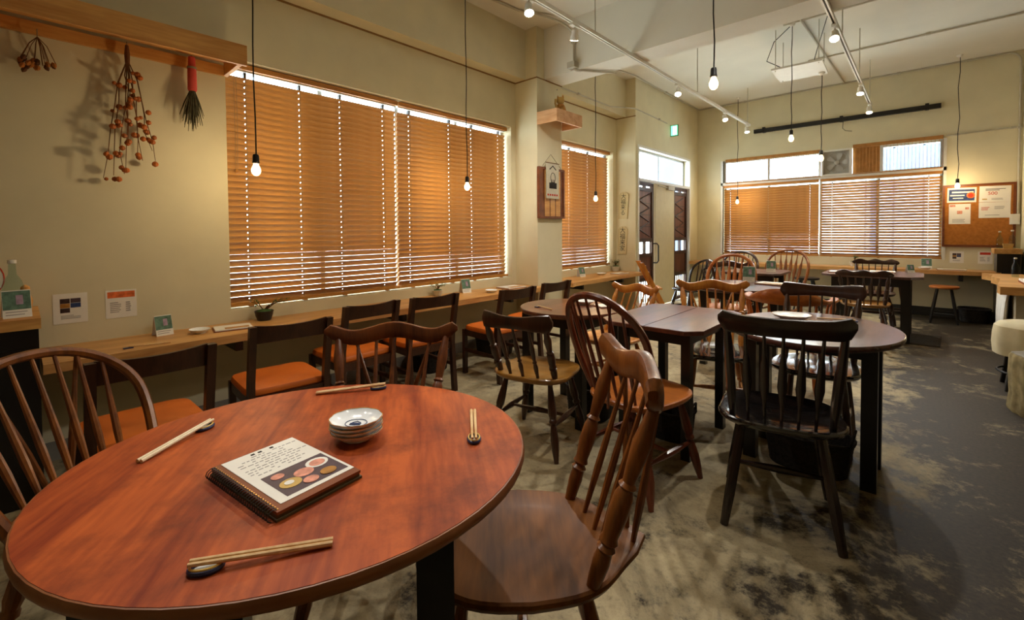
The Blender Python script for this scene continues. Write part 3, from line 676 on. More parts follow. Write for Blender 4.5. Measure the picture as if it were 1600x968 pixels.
table_round('oval walnut table on the right with black legs behind the black chair', (-.425, 2.75), .37, .465, 0, top='table_grey', rim='table_walnut', legs=L4(.248, .14), legw=.030)
t = thing('dining_table', 'square drop-leaf table with clipped corners in the middle of the room', 'table', (-1.085, 2.59, 0))
hx, hy, c_ = .285, .39, .07
for y0, y1, sg in ((-hy, -.002, -1), (.002, hy, 1)): pass
q = MB(); q.slab([(-hx+c_, -hy), (-.0015, -hy), (-.0015, hy), (-hx+c_, hy), (-hx, hy-c_), (-hx, -hy+c_)], .677, .70, .003); q.build('leaf_board', 'table_brown', t)
q = MB(); q.slab([(.0015, -hy), (hx-c_, -hy), (hx, -hy+c_), (hx, hy-c_), (hx-c_, hy), (.0015, hy)], .677, .70, .003); q.build('leaf_board', 'table_brown', t)
for sgn in (-1, 1):
    MB().bb(-.18, .18, sgn*.26-.010, sgn*.26+.010, .60, .676).build('apron', 'table_black', t, 0); MB().bb(sgn*.18-.010, sgn*.18+.010, -.26, .26, .60, .676).build('apron', 'table_black', t, 0)
for x, y in L4(.18, .26): MB().bb(x-.024, x+.024, y-.024, y+.024, 0, .676).build('leg', 'table_black', t, 0)
table_round('round grey-brown table behind the square table, with a green card stand', (-1.24, 4.42), .40, .46, 0, top='table_grey', rim='table_walnut', legs=L4(.22, .28), legw=.026)
t = thing('dining_table', 'black table on the right near the back wall, with clipped corners', 'table', (-.44, 6.57, 0))
q = MB(); q.slab([(-.44+.1, -.42), (.44-.1, -.42), (.44, -.30), (.44, .30), (.44-.1, .42), (-.44+.1, .42), (-.44, .30), (-.44, -.30)], .672, .70, .003); q.build('tabletop', 'table_grey', t)
for sgn in (-1, 1):
    MB().bb(-.30, .30, sgn*.30-.012, sgn*.30+.012, .58, .671).build('apron', 'table_black', t, 0); MB().bb(sgn*.30-.012, sgn*.30+.012, -.30, .30, .58, .671).build('apron', 'table_black', t, 0)
for x, y in L4(.30, .30): MB().bb(x-.04, x+.04, y-.04, y+.04, 0, .671).build('leg', 'table_black', t, 0)
t = thing('dining_table', 'dark square table in the far left corner with clipped corners', 'table', (-1.52, 6.08, 0))
q = MB(); q.slab([(-.30, -.36), (.24, -.36), (.32, -.26), (.32, .26), (.24, .34), (-.30, .34)], .674, .70, .003); q.build('tabletop', 'table_grey', t)
for x, y in L4(.22, .26): MB().bb(x-.026, x+.026, y-.026, y+.026, 0, .673).build('leg', 'table_black', t, 0)
for sgn in (-1, 1): MB().bb(-.22, .22, sgn*.26-.010, sgn*.26+.010, .60, .673).build('apron', 'table_black', t, 0)

# ================================================================== STOOLS, HIGH CHAIR
def stool(label, x, y, sh, r, mat, lm='table_black', sp=1.25, ring=True):
    t = thing('round_stool', label, 'stool', (x, y, 0))
    MB().turn([(r*.86, sh-.034), (r*.98, sh-.026), (r, sh-.015), (r*.985, sh-.004), (r*.93, sh), (r*.4, sh-.006), (.01, sh-.007)], 28).build('seat', mat, t)
    for k in range(4):
        a = PI/4+k*PI/2; MB().lathe((math.cos(a)*r*.62, math.sin(a)*r*.62, sh-.03), (math.cos(a)*r*sp, math.sin(a)*r*sp, 0), [(0, .014), (.5, .016), (1, .012)], 8).build('leg', lm, t)
    for k in range(4):
        a = PI/4+k*PI/2; b_ = a+PI/2; rr = r*.62+(r*sp-r*.62)*.72; z = (sh-.03)*.28
        MB().tube([(math.cos(a)*rr, math.sin(a)*rr, z), (math.cos(b_)*rr, math.sin(b_)*rr, z)], .008, 6).build('stretcher', lm, t)
stool('round wooden-topped stool under the notice board', .19, 7.93, .47, .145, 'w_orange')
stool('black round stool under the back counter, left of the black table', -1.27, 7.78, .50, .16, 'table_black')
stool('red-brown stool under the back counter, just behind the black table', -.30, 7.86, .47, .145, 'w_reddish', 'w_dark')
t = thing('high_chair', 'tall narrow slanted wooden child seat standing before the entrance doors', 'high chair', (-2.60, 5.52, 0), R(-57))
for x in (-.19, .19):
    q = MB(); q.loft([[(x-.011, y-.03, z), (x+.011, y-.03, z), (x+.011, y+.03, z), (x-.011, y+.03, z)] for y, z in ((.24, 0), (-.16, .80))]); q.build('slanted_post', 'w_honey', t, 0)
    MB().bb(x-.011, x+.011, -.26, .27, 0, .045).build('runner', 'w_honey', t, 0)
for z, y0, y1 in ((.22, -.20, .10), (.46, -.16, .10)): MB().bb(-.18, .18, y0, y1, z, z+.018).build('seat_board' if z > .4 else 'foot_board', 'w_light', t, 0)
for z, y in ((.70, -.108), (.62, -.07)): MB().bb(-.18, .18, y-.012, y+.012, z, z+.06).build('back_slat', 'w_honey', t, 0)

# ================================================================== CABINET, ISLAND, COVERED STOOL, STUMP
t = thing('side_cabinet', 'black cabinet with a thick wooden top at the left edge', 'cabinet', (-3.10, -.28, 0))
MB().bb(-.305, .19, -.50, .325, .0, .785).build('body', 'table_black', t, 0); MB().bb(-.310, .20, -.51, .333, .785, .832).build('top_board', 'shelf_pine', t, 0)
MB().bb(.191, .197, -.30, .30, .08, .70).build('door', 'table_black', t, 0)
t = thing('serving_counter', 'serving counter with live-edge wooden top at the right edge', 'counter', (0, 0, 0))
out = [(.455, 6.95), (.52, 6.75), (.49, 6.5), (.53, 6.25), (.495, 5.9), (.455, 5.55), (.46, 5.40), (1.9, 5.40), (1.9, 6.98)]
q = MB(); q.loft([[(x, y, z) for x, y in out] for z in (.655, .72)]); q.build('counter_top', 'counter_pine_x', t, 0)
MB().bb(.56, 1.85, 5.52, 6.90, 0, .654).build('body', 'concrete_grey', t, 0)
t = thing('hanging_cloth', 'white cloth hanging from the side of the serving counter', 'cloth', (.545, 6.0, 0))
q = MB(); n = 14; fr = []; bk = []
for k in range(n+1):
    y = -.34+.68*k/n; fr.append(y)
rows = []
for z, push in ((.642, 0), (.56, .012), (.40, .022), (.24, .02), (.20, .018)):
    rows.append([(-.012-push-.010*math.sin(k*1.7+z*3), fr[k], z) for k in range(n+1)] + [(-.004-push*.6-.010*math.sin(k*1.7+z*3), fr[k], z) for k in reversed(range(n+1))])
q.loft(rows); q.build('fabric', 'cloth_white', t)
t = thing('covered_stool', 'round stool draped in cream cloth beside the serving counter', 'stool', (.60, 5.0, 0))
def wob(a): return .018*math.sin(a*9)+.012*math.sin(a*4+1)
MB().turn([(.02, .505), (.13, .505), (.175, .495), (.20, .47), (.208, .42), (.212, .34), (.205, .26), (.195, .255), (.19, .40), (.02, .42)], 60, wob=wob).build('cloth_cover', 'cloth_cream', t)
for k in range(4):
    a = PI/4+k*PI/2; MB().lathe((math.cos(a)*.13, math.sin(a)*.13, .45), (math.cos(a)*.20, math.sin(a)*.20, 0), [(0, .014), (1, .014)], 8).build('leg', 'black_metal', t)
MB().tube([(math.cos(a)*.185, math.sin(a)*.185, .13) for a in [2*PI*k/28 for k in range(28)]], .008, 6, closed=True).build('foot_ring', 'black_metal', t)
t = thing('log_stump', 'pale rough log stump at the right edge beside the cloth-covered stool', 'stump', (.595, 4.38, 0))
def wob2(a): return .05*math.sin(a*5)+.03*math.sin(a*11+2)
MB().turn([(.17, 0), (.175, .02), (.165, .12), (.172, .25), (.168, .36), (.16, .375)], 48, wob=wob2).build('bark', 'stump_bark', t); MB().turn([(.158, .372), (.157, .380), (.08, .379), (.01, .379)], 48, wob=wob2).build('cut_face', 'stone_grey', t)

# ================================================================== LAMPS
def pendant(label, x, y, z, ztop=ZC, wig=.004):
    """bare bulb on a black flex; z is the bulb's centre"""
    t = thing('pendant_lamp', label, 'lamp', (x, y, z), 0, 'bare-bulb pendant lamps')
    H = ztop-z; n = 9
    MB().tube([(wig*math.sin(k*1.9), wig*math.cos(k*1.3)*.6, .085+(H-.105)*k/(n-1)) for k in range(n)], .0042, 6).build('flex', 'cord_black', t)
    MB().turn([(.006, .092), (.015, .088), (.0175, .078), (.0185, .050), (.020, .046), (.020, .038), (.017, .034), (.008, .033)], 16).build('socket', 'black_metal', t)
    MB().turn([(.030, H), (.032, H-.010), (.022, H-.026), (.008, H-.032)], 16).build('ceiling_rose', 'white_plastic', t)
    bl = MB().turn([(.002, -.037), (.012, -.034), (.021, -.024), (.0255, -.009), (.025, .003), (.020, .016), (.0145, .028), (.013, .036), (.005, .037)], 20).build('bulb', 'lit_bulb_glass', t)
    q = MB(); q.tube([(-.007, 0, .014), (-.008, .004, -.010), (-.003, -.004, -.014), (.003, .004, -.014), (.008, -.004, -.010), (.007, 0, .014)], .0018, 5); q.build('filament', 'filament', bl)
    ld = bpy.data.lights.new('bulb_light', 'POINT'); ld.energy = BULB_W; ld.color = (1.0, .76, .44); ld.shadow_soft_size = .030
    lo = bpy.data.objects.new('bulb_light', ld); COL.objects.link(lo); lo.parent = t
    return t
pendant('bare bulb lamp hanging nearest the dried flowers, before the first blind', -2.92, .952, 1.578)
pendant('bare bulb lamp hanging before the second blind, left of the pillar', -3.06, 2.744, 1.613)
pendant('bare bulb lamp hanging between the pillar and the entrance', -3.02, 4.84, 1.605)
pendant('highest and largest-looking bare bulb lamp, over the square table', -.918, 2.75, 2.053)
pendant('bare bulb lamp hanging just below the projector board', -1.078, 5.65, 2.184)
pendant('bare bulb lamp hanging before the ventilation fan', -.874, 6.12, 2.001, 2.958)
pendant('smallest bare bulb lamp, before the left back blind', -2.33, 8.15, 1.676, wig=.008)
pendant('bare bulb lamp hanging before the notice board', .30, 8.15, 1.746, wig=.010)

def track(name, label, x, y0, y1, z, rods):
    t = thing(name, label, 'track')
    q = MB(); q.bb(x-.017, x-.006, y0, y1, z-.012, z+.012).bb(x+.006, x+.017, y0, y1, z-.012, z+.012).bb(x-.017, x+.017, y0, y1, z+.012, z+.018); q.build('rail', 'white_metal', t, 0)
    MB().bb(x-.006, x+.006, y0, y1, z+.006, z+.012).build('groove', 'dark_grey', t, 0)
    for y in (y0, y1): MB().bb(x-.019, x+.019, y-.02, y+.02, z-.014, z+.020).build('end_cap', 'white_plastic', t, 0)
    for y in rods: MB().tube([(x, y, z+.018), (x, y, ZC)], .005, 6).build('hanger_rod', 'grey_pipe', t)
TZ = 2.845
track('lighting_track', 'long white spotlight track passing under the ceiling beam', -2.06, -.3, 7.78, TZ, (1.2, 3.3, 5.6, 7.70))
track('lighting_track', 'white spotlight track on the right, ending before the black screen rail', -.555, .6, 7.62, TZ, (1.6, 3.2, 4.9, 6.30, 7.55))
def spot(label, x, y, aim, k=1.0):
    """small white track spot; aim is the direction it shines in"""
    t = thing('spotlight', label, 'spotlight', (x, y, TZ), 0, 'white track spotlights')
    MB().bb(-.016, .016, -.05, .05, -.034, -.012).build('adapter', 'white_plastic', t, 0)
    MB().tube([(0, 0, -.034), (0, 0, -.075)], .007, 8).build('stem', 'white_plastic', t)
    d = Vector(aim).normalized(); c = Vector((0, 0, -.090))
    hd = MB().lathe(c-d*.045, c+d*.042, [(0, .018), (.08, .026), (.55, .028), (.75, .033), (1, .034)], 18).build('head', 'white_plastic', t)
    MB().lathe(c+d*.0425, c+d*.0475, [(0, .031), (.6, .030), (1, .024)], 18).build('lit_lens', 'led_white', hd)
    ld = bpy.data.lights.new('spot_light', 'SPOT'); ld.energy = SPOT_W*k; ld.color = (1.0, .95, .87); ld.spot_size = R(95); ld.spot_blend = .7; ld.shadow_soft_size = .028
    lo = bpy.data.objects.new('spot_light', ld); COL.objects.link(lo); lo.parent = t; lo.location = c+d*.055; lo.rotation_mode = 'QUATERNION'; lo.rotation_quaternion = d.to_track_quat('-Z', 'Y')
spot('track spotlight nearest the camera on the long track, left of the beam', -2.06, 2.44, (.30, -.25, -.9), .6)
spot('track spotlight on the long track just before the ceiling beam', -2.06, 3.00, (-.35, .35, -.8), .8)
spot('track spotlight on the long track beyond the beam, first of three', -2.06, 5.02, (.2, -.5, -.85))
spot('track spotlight on the long track, second from its far end', -2.06, 6.62, (.3, -.4, -.85))
spot('track spotlight at the far end of the long track', -2.06, 7.66, (.2, -.25, -.95))
spot('track spotlight on the right track, beside the projector board', -.555, 4.46, (.05, -.55, -.83))
spot('track spotlight on the right track, middle one', -.555, 6.42, (.0, -.35, -.93))
spot('track spotlight at the far end of the right track, before the black screen rail', -.555, 7.52, (.0, -.3, -.95))

spot('added fill spotlight on the long track, out of view above the near red table', -2.06, .95, (.75, -.35, -.8), .60)  # near-end spots from here on are added out of view to light the foreground
spot('added fill spotlight at the unseen near end of the long track', -2.06, .1, (.8, .3, -.8), .45)
spot('added fill spotlight on the right track, out of view above the aisle', -.555, 2.6, (-.25, -.3, -.9), .5)
spot('added fill spotlight at the unseen near end of the right track', -.555, 1.2, (-.45, -.4, -.8), .25)

# ================================================================== CEILING AND WALL FIXTURES
def pipe(label, pts, r=.011, clips=(), mat='grey_pipe', boxes=()):
    t = thing('conduit', label, 'pipe'); MB().tube(pts, r, 8).build('pipe', mat, t)
    for c in clips: MB().bb(c[0]-.02, c[0]+.02, c[1]-.02, c[1]+.02, c[2]-.012, c[2]+.012).build('clip', mat, t, 0)
    for c in boxes: MB().bb(c[0]-.045, c[0]+.045, c[1]-.045, c[1]+.045, c[2]-.03, c[2]+.03).build('junction_box', mat, t, 0)
def bend(a, b_, c, n=6, k=.5):
    a, b_, c = Vector(a), Vector(b_), Vector(c); return [(a*(1-t)**2+b_*2*t*(1-t)+c*t*t) for t in [i/n for i in range(n+1)]]
zc = ZC-.014
pipe('grey conduit bending from the front ceiling down the face of the beam', [(-3.06, 2.2, zc), (-3.06, 2.9, zc)]+bend((-3.0, 3.4, zc), (-2.72, 3.91, zc), (-2.70, 3.915, 3.20))+[(-2.70, 3.915, 2.90)]+bend((-2.70, 3.915, 2.90), (-2.70, 3.915, 2.85), (-2.62, 3.95, 2.852))+[(-2.40, 4.25, 2.85)], .012, [(-3.06, 2.5, zc), (-2.70, 3.915, 3.15)], boxes=[(-2.70, 3.90, 2.91)])
pipe('thin twin conduit along the upper wall to the exit sign', [(WP+.012, PY2-.1, 2.80), (-3.245, PY2+.12, 2.93), (-3.245, 5.6, 2.93), (-3.09, 6.0, 2.955), (WP+.012, 6.3, 2.95), (WP+.012, 7.10, 2.93)], .008, [(-3.245, 4.8, 2.93), (WP+.012, 6.8, 2.94)])
pipe('grey conduit along the ceiling edge from the beam to the back corner', [(-3.19, 4.26, zc)]+[(-3.20, 5.2, zc), (-3.05, 6.0, zc), (WP+.03, 6.6, zc), (WP+.03, 8.38, zc)]+bend((WP+.03, 8.38, zc), (WP+.03, 8.44, zc), (WP+.10, 8.44, zc)), .011, [(WP+.03, 7.0, zc)])
pipe('grey conduit along the top of the back wall, turning down at the right corner', [(WP+.10, 8.44, zc), (-1.5, 8.44, zc), (.72, 8.44, zc)]+bend((.72, 8.44, zc), (.855, 8.44, zc), (.855, 8.44, zc-.14))+[(.855, 8.44, 2.5), (.857, 8.44, 1.36)], .012, [(-2.3, 8.44, zc), (-.3, 8.44, zc), (.4, 8.44, zc), (.857, 8.44, 2.45)])
pipe('pale conduit on the back wall from the window top to the right corner', [(.20, D-.012, 2.445), (.83, D-.012, 2.46)], .009, [(.30, D-.012, 2.447), (.80, D-.012, 2.459)])
for lb, y in (('pale ceiling pipe crossing the far right ceiling, the nearer one', 5.55), ('pale ceiling pipe crossing the far right ceiling, the farther one', 6.95)):
    pipe(lb, [(-1.15, y+.05, zc), (3.1, y, zc)], .010, [(0, y+.03, zc), (.9, y+.02, zc)])
pipe('pale ceiling pipe running from the projector board to the back wall', [(-1.02, 4.25, zc), (-.92, 8.42, zc)], .010)
# projector board on rods with its cables
t = thing('projector_shelf', 'white board hung on rods below the ceiling beyond the beam', 'shelf', (-1.055, 5.94, 2.97), R(2))
MB().bb(-.235, .235, -.26, .26, -.010, .010).build('board', 'white_plastic', t, 0)
for x in (-.20, .20):
    for y in (-.22, .22): MB().tube([(x, y, -.018), (x, y, .437)], .005, 6).build('hanger_rod', 'grey_pipe', t)
for k in range(3):
    pts = [(.12+.05*math.cos(a+k)*(1+.3*k)+.012*k, .02+.05*math.sin(a), .016+.012*k+.02*math.sin(a*1.5+k)) for a in [i*.5 for i in range(13)]]
    MB().tube(pts, .0045, 5).build('cable_coil', 'cord_black', t)
MB().tube([(-.12, -.1, .02), (-.30, -.15, .14), (-.22, -.2, .32), (-.06, -.24, .43)], .0045, 6).build('cable', 'cord_black', t); MB().tube([(.1, .1, .03), (.16, .0, .2), (.30, -.5, .34), (.42, -.9, .40)], .0045, 6).build('cable', 'cord_black', t)
t = thing('screen_rail', 'long black projection screen housing high on the back wall', 'rail', (0, D, 0))
MB().bb(-2.15, .14, -.075, -.015, 2.825, 2.885).build('housing', 'black_metal', t, 0)
for x in (-2.0, -.95, .0): MB().bb(x-.02, x+.02, -.08, -.001, 2.82, 2.905).build('bracket', 'black_metal', t, 0)
MB().tube([(-.93, -.05, 2.825), (-.935, -.05, 2.72), (-.90, -.05, 2.68), (-.82, -.05, 2.66)], .004, 6).build('pull_cord', 'cord_black', t)
t = thing('exit_sign', 'small green and white lit exit sign above the entrance', 'sign', (WP, 7.26, 2.83))
MB().bb(.001, .13, -.012, .012, -.09, .09).build('case', 'exit_case', t, 0); MB().bb(.012, .12, -.0145, -.012, -.08, .08).build('lit_face', 'exit_green', t, 0); MB().bb(.045, .105, -.0165, -.0145, -.065, .065).build('pictogram_field', 'exit_white', t, 0)
t = thing('ventilation_fan', 'grey ventilation fan in a white frame set in the back window', 'fan', (-1.005, D-.035, 2.225))
for bx in ((-.19, .185, -.02, .06, .165, .19), (-.19, .185, -.02, .06, -.205, -.18), (-.19, -.17, -.02, .06, -.18, .165), (.155, .185, -.02, .06, -.18, .165)): MB().bb(*bx).build('frame', 'white_plastic', t, 0)
MB().bb(-.17, .155, .045, .055, -.18, .165).build('back_plate', 'fan_grey', t, 0)
for k in range(5):
    a = k*2*PI/5; q = MB()
    rr = [(.03, -.25), (.07, -.32), (.12, -.30), (.145, -.12), (.14, .25), (.11, .36), (.07, .34), (.03, .28)]
    q.loft([[(math.cos(a+p)*r, y+.014*p, math.sin(a+p)*r-.008) for r, p in rr] for y in (.018, .022)]); q.build('blade', 'fan_grey', t)
MB().lathe((0, .035, -.008), (0, .0, -.008), [(0, .035), (.8, .033), (1, .02)], 16).build('hub', 'fan_grey', t)
MB().tube([(math.cos(a)*.155, .010, math.sin(a)*.155-.008) for a in [2*PI*k/32 for k in range(32)]], .006, 6, closed=True).build('guard_ring', 'fan_grey', t)
t = thing('switch_box', 'white electrical box on the conduit right of the notice board', 'switch', (.83, D, 1.31)); MB().bb(-.045, .04, -.06, -.001, -.065, .065).build('box', 'white_plastic', t, 0); MB().bb(-.03, .025, -.066, -.06, -.03, .03).build('cover', 'white_plastic', t, 0)

# -------------------------------------------------- hanging shelf with dried bunches
t = thing('hanging_shelf', 'long open pine box shelf high on the left wall', 'shelf', (W, 0, 0))
MB().bb(.296, .318, -1.3, .975, 2.236, 2.358).build('front_board', 'shelf_pine', t, 0); MB().bb(.002, .022, -1.3, .953, 2.236, 2.300).build('back_board', 'shelf_pine', t, 0)
MB().bb(.022, .296, -1.3, .953, 2.318, 2.336).build('shelf_board', 'shelf_pine', t, 0)
for y in (-.06, .94): MB().bb(.022, .296, y-.012, y+.012, 2.236, 2.318).build('end_board', 'shelf_pine', t, 0)
def hang_bunch(label, x, y, zt, kind):
    t = thing('dried_bunch', label, 'dried flowers', (x, y, zt), 0, 'dried bunches hanging from the shelf')
    rnd = random.Random(len(label))
    MB().tube([(0, 0, 0), (0, 0, -.05)], .0025, 5).build('string', 'string', t)
    if kind == 'berries':
        MB().lathe((0, 0, -.02), (0, 0, -.12), [(0, .008), (.5, .013), (1, .011)], 8).build('stem_bundle', 'twig', t)
        for k in range(9):
            dy = (k-4)/4*.105+rnd.uniform(-.012, .012); dx = rnd.uniform(-.04, .05); ln = rnd.uniform(.45, .68)
            pts = [Vector((0, 0, -.10))]+[Vector((dx*s+rnd.uniform(-.008, .008), dy*(s**.6)+rnd.uniform(-.012, .012), -.10-ln*s)) for s in (.2, .4, .6, .8, 1.0)]
            tw = MB().tube(pts, [.0032, .003, .0027, .0024, .002, .0015], 5).build('twig', 'twig', t)
            for b_ in range(7):
                s = rnd.choice((1, 2, 3, 4, 4, 5)); p = pts[s]+Vector((rnd.uniform(-.02, .02), rnd.uniform(-.022, .022), rnd.uniform(-.03, .03)))
                r = rnd.uniform(.010, .017); MB().turn([(.002, -r), (r*.8, -r*.6), (r, 0), (r*.75, r*.65), (.002, r)], 8, p).build('berry', 'berry', tw)
    elif kind == 'lavender':
        MB().lathe((0, 0, -.01), (0, 0, -.215), [(0, .019), (.25, .020), (.3, .023), (.95, .025), (1, .021)], 12).build('red_wrap', 'red_ribbon', t)
        MB().lathe((0, 0, -.070), (0, 0, -.082), [(0, .026), (1, .026)], 12).build('tie', 'string', t)
        q = MB()
        for k in range(60):
            a = rnd.uniform(0, 2*PI); r = rnd.uniform(.004, .075); ln = rnd.uniform(.14, .26)
            q.tube([(math.cos(a)*.008, math.sin(a)*.010, -.205), (math.cos(a)*r*.6*.6, math.sin(a)*r*.6, -.205-ln*.5), (math.cos(a)*r*.6, math.sin(a)*r, -.205-ln)], [.0022, .0038, .0014], 4)
        q.build('stems', 'lavender', t)['kind'] = 'stuff'
    else:
        q = MB()
        for k in range(14):
            a = rnd.uniform(0, 2*PI); r = rnd.uniform(.02, .07); q.tube([(0, 0, -.04), (math.cos(a)*r*.5, math.sin(a)*r*.5, -.08), (math.cos(a)*r, math.sin(a)*r, -.15-rnd.uniform(0, .03))], .0018, 4)
        q.build('stems', 'twig', t)['kind'] = 'stuff'
        for k in range(20):
            a = rnd.uniform(0, 2*PI); r = rnd.uniform(.01, .075); z = -.16-rnd.uniform(0, .055); p = Vector((math.cos(a)*r, math.sin(a)*r, z)); d = Vector((math.cos(a)*.5, math.sin(a)*.5, -1)).normalized()*.032
            MB().lathe(p-d*.5, p+d*.5, [(0, .003), (.35, .011), (.7, .010), (1, .002)], 7).build('dry_flower', 'dried' if k % 2 else 'dried_dark', t)
hang_bunch('small drooping bunch of brown dried flowers at the shelf left end', W+.055, .085, 2.255, 'flowers')
hang_bunch('long dried branches with orange berry pods hanging from the shelf middle', W+.075, .435, 2.29, 'berries')
hang_bunch('dried lavender bunch with red wrapping at the shelf right end', W+.10, .735, 2.29, 'lavender')

# -------------------------------------------------- pillar: box shelf, figurine, board, banner, plaques
t = thing('box_shelf', 'small pale wooden box shelf high on the pillar', 'shelf', (WP, 4.03, 2.43))
for bx in ((.25, .268, -.235, .235, -.075, .055), (.002, .25, -.235, -.217, -.075, .055), (.002, .25, .217, .235, -.075, .055), (.002, .25, -.217, .217, .038, .054)): MB().bb(*bx).build('board', 'box_pine', t, 0)
t = thing('cat_figurine', 'small tan lucky-cat figurine on the pillar box shelf', 'figurine', (WP+.13, 4.05, 2.4845), R(-60))
MB().turn([(.02, 0), (.055, 0), (.062, .03), (.055, .07), (.04, .105), (.02, .115)], 18).build('body', 'print_ochre', t); MB().turn([(.005, -.045), (.035, -.03), (.045, 0), (.036, .03), (.005, .042)], 18, (.005, 0, .150)).build('head', 'print_gold', t)
for y in (-.026, .026): MB().lathe((.005, y, .178), (.005, y*1.15, .208), [(0, .014), (1, .002)], 8).build('ear', 'print_ochre', t)
MB().tube([(.03, -.04, .07), (.055, -.05, .11), (.055, -.045, .155)], [.014, .013, .015], 8).build('raised_paw', 'print_gold', t)
MB().tube([(.05, .02, .05), (.07, .03, .02)], [.013, .012], 8).build('paw', 'print_gold', t); MB().tube([(-.045, 0, .01), (-.075, .03, .03), (-.07, .05, .07)], [.011, .010, .007], 8).build('tail', 'dried_dark', t)
t = thing('wooden_wall_board', 'framed reddish wooden board hung on the pillar', 'board', (WP, 4.02, 1.62))
MB().bb(.004, .022, -.20, .22, -.255, .265).build('panel', 'board_frame', t, 0)
for bx in ((.004, .034, -.232, -.165, -.275, .285), (.004, .034, .215, .238, -.275, .285), (.004, .034, -.165, .215, -.275, -.252), (.004, .034, -.165, .215, .262, .285)): MB().bb(*bx).build('frame', 'board_frame', t, 0)
for y in (-.08, .02, .12): MB().bb(.022, .024, y-.042, y+.042, -.25, .26).build('plank', 'shelf_pine', t, 0)
t = thing('cloth_banner', 'small printed cloth banner hanging on a cord over the wooden board', 'banner', (WP+.045, 4.00, 1.84))
MB().tube([(0, -.165, .075), (0, -.02, .21), (0, .17, .065)], .003, 5).build('cord', 'string', t)
MB().bb(-.002, .002, -.105, .125, -.275, .115).build('cloth', 'cloth_grey', t, 0)
MB().tube([(.001, -.11, .116), (.001, .13, .116)], .005, 6).build('rod', 'twig', t)
MB().bb(.002, .0032, -.052, .082, -.165, -.10).build('printed_boat', 'ink', t, 0); MB().tube([(.0028, -.045, .045), (.0028, .012, .085), (.0028, .07, .045)], .006, 5).build('printed_roof', 'ink', t)
MB().tube([(.0028, math.cos(a)*.042+.015, math.sin(a)*.055-.045) for a in [2*PI*k/18 for k in range(18)]], .003, 5, closed=True).build('printed_ring', 'ink', t)
for y in (-.015, .015, .045): MB().bb(.002, .003, y-.006, y+.006, -.10, -.065).build('printed_figure', 'ink', t, 0)
for k in range(5): MB().bb(.002, .003, -.085+k*.04, -.06+k*.04, -.245, -.225).build('printed_mark', 'ink_red', t, 0)
def plaque(label, x, z, h, w, text, sz, tilt):
    t = thing('calligraphy_plaque', label, 'plaque', (x, PY3, z), 0, 'wooden calligraphy plaques')
    q = MB(); hw = w/2; hh = h/2
    out = [(-hw*.86, -hh), (hw*.9, -hh*.97), (hw*.97, hh*.80), (hw*.55, hh*.97), (0, hh), (-hw*.60, hh*.95), (-hw*.92, hh*.76)]
    M = RX(PI/2) @ RZ(tilt)
    q.loft([[M @ Vector((a, b_, zz)) for a, b_ in out] for zz in (.002, .016, .018)]); q.build('board', 'plaque_wood', t, 20)
    text_part('brush_lettering', '\n'.join(text), sz, 'ink', t, T(0, -.0188, 0) @ M @ T(0, .01, 0))
plaque('upper pale wooden plaque with black brush lettering beside the entrance', -3.292, 1.575, .40, .165, '大福来る', .084, R(-3))
plaque('lower pale wooden plaque with black brush lettering beside the entrance', -3.305, 1.062, .42, .150, '大福来家', .094, R(-2))

# ================================================================== PAPERS, POSTERS, NOTICE BOARD
def sheet(name, label, cat, M, w, h, parts, group=None, th=.0012):
    """a paper in local x/z, facing local -y; parts = (name, material, x0, x1, z0, z1)"""
    t = thing(name, label, cat, (0, 0, 0), 0, group); t.matrix_world = M
    pp = MB().bb(-w/2, w/2, -th, 0, -h/2, h/2).build('paper', 'paper', t, 0)
    for k, (nm, mt, x0, x1, z0, z1) in enumerate(parts): MB().bb(x0*w, x1*w, -th-.0005-.0001*k, -th, z0*h, z1*h).build(nm, mt, pp, 0)
    return t
def lines(x0, x1, z0, z1, n, mt='ink_grey', seed=1):
    r = random.Random(seed); return [('print_line', mt, x0, x0+(x1-x0)*r.uniform(.6, 1), z0+(z1-z0)*k/n, z0+(z1-z0)*k/n+(z1-z0)/n*.42) for k in range(n)]
PH = [('printed_photo', 'print_dark', -.30, -.02, .17, .33), ('printed_photo', 'print_ochre', -.30, -.02, .02, .165), ('printed_photo', 'print_dark', -.30, -.02, -.14, .01), ('printed_photo', 'print_purple', .0, .30, .18, .33), ('printed_photo', 'print_blue', .0, .30, .02, .17)]
MWL = lambda y, z: T(W+.0005, y, z) @ RZ(PI/2)
sheet('poster', 'white sheet with four small photos taped above the left counter', 'poster', MWL(.175, .803), .135, .162, PH+lines(-.28, .3, -.34, -.2, 3, seed=2))
OR_ = [('orange_header', 'print_orange', -.44, .44, .22, .44)]+lines(-.36, .05, -.30, .1, 6, seed=3)+lines(.14, .36, -.28, .1, 5, seed=4)
sheet('poster', 'white sheet with orange header taped above the left counter', 'poster', MWL(.385, .803), .137, .160, OR_)
MWB = lambda x, z, y=D-.0005: T(x, y, z)
sheet('poster', 'white sheet with small dark photos below the notice board', 'poster', MWB(.318, .815), .136, .155, PH+lines(-.28, .3, -.34, -.2, 3, seed=5))
sheet('poster', 'white sheet with red header below the notice board', 'poster', MWB(.582, .815), .134, .158, [('red_header', 'ink_red', -.36, .36, .24, .44)]+lines(-.36, .05, -.30, .1, 6, seed=6)+lines(.14, .36, -.28, .1, 5, seed=7))
t = thing('notice_board', 'large brown cork notice board on the back wall', 'notice board', (.505, D, 1.366))
MB().bb(-.31, .31, -.020, -.002, -.385, .385).build('cork_panel', 'cork', t, 0)
for bx in ((-.335, .335, -.032, -.002, .385, .412), (-.335, .335, -.032, -.002, -.412, -.385), (-.335, -.31, -.032, -.002, -.385, .385), (.31, .335, -.032, -.002, -.385, .385)): MB().bb(*bx).build('frame', 'board_frame', t, 0)
yb_ = D-.0205
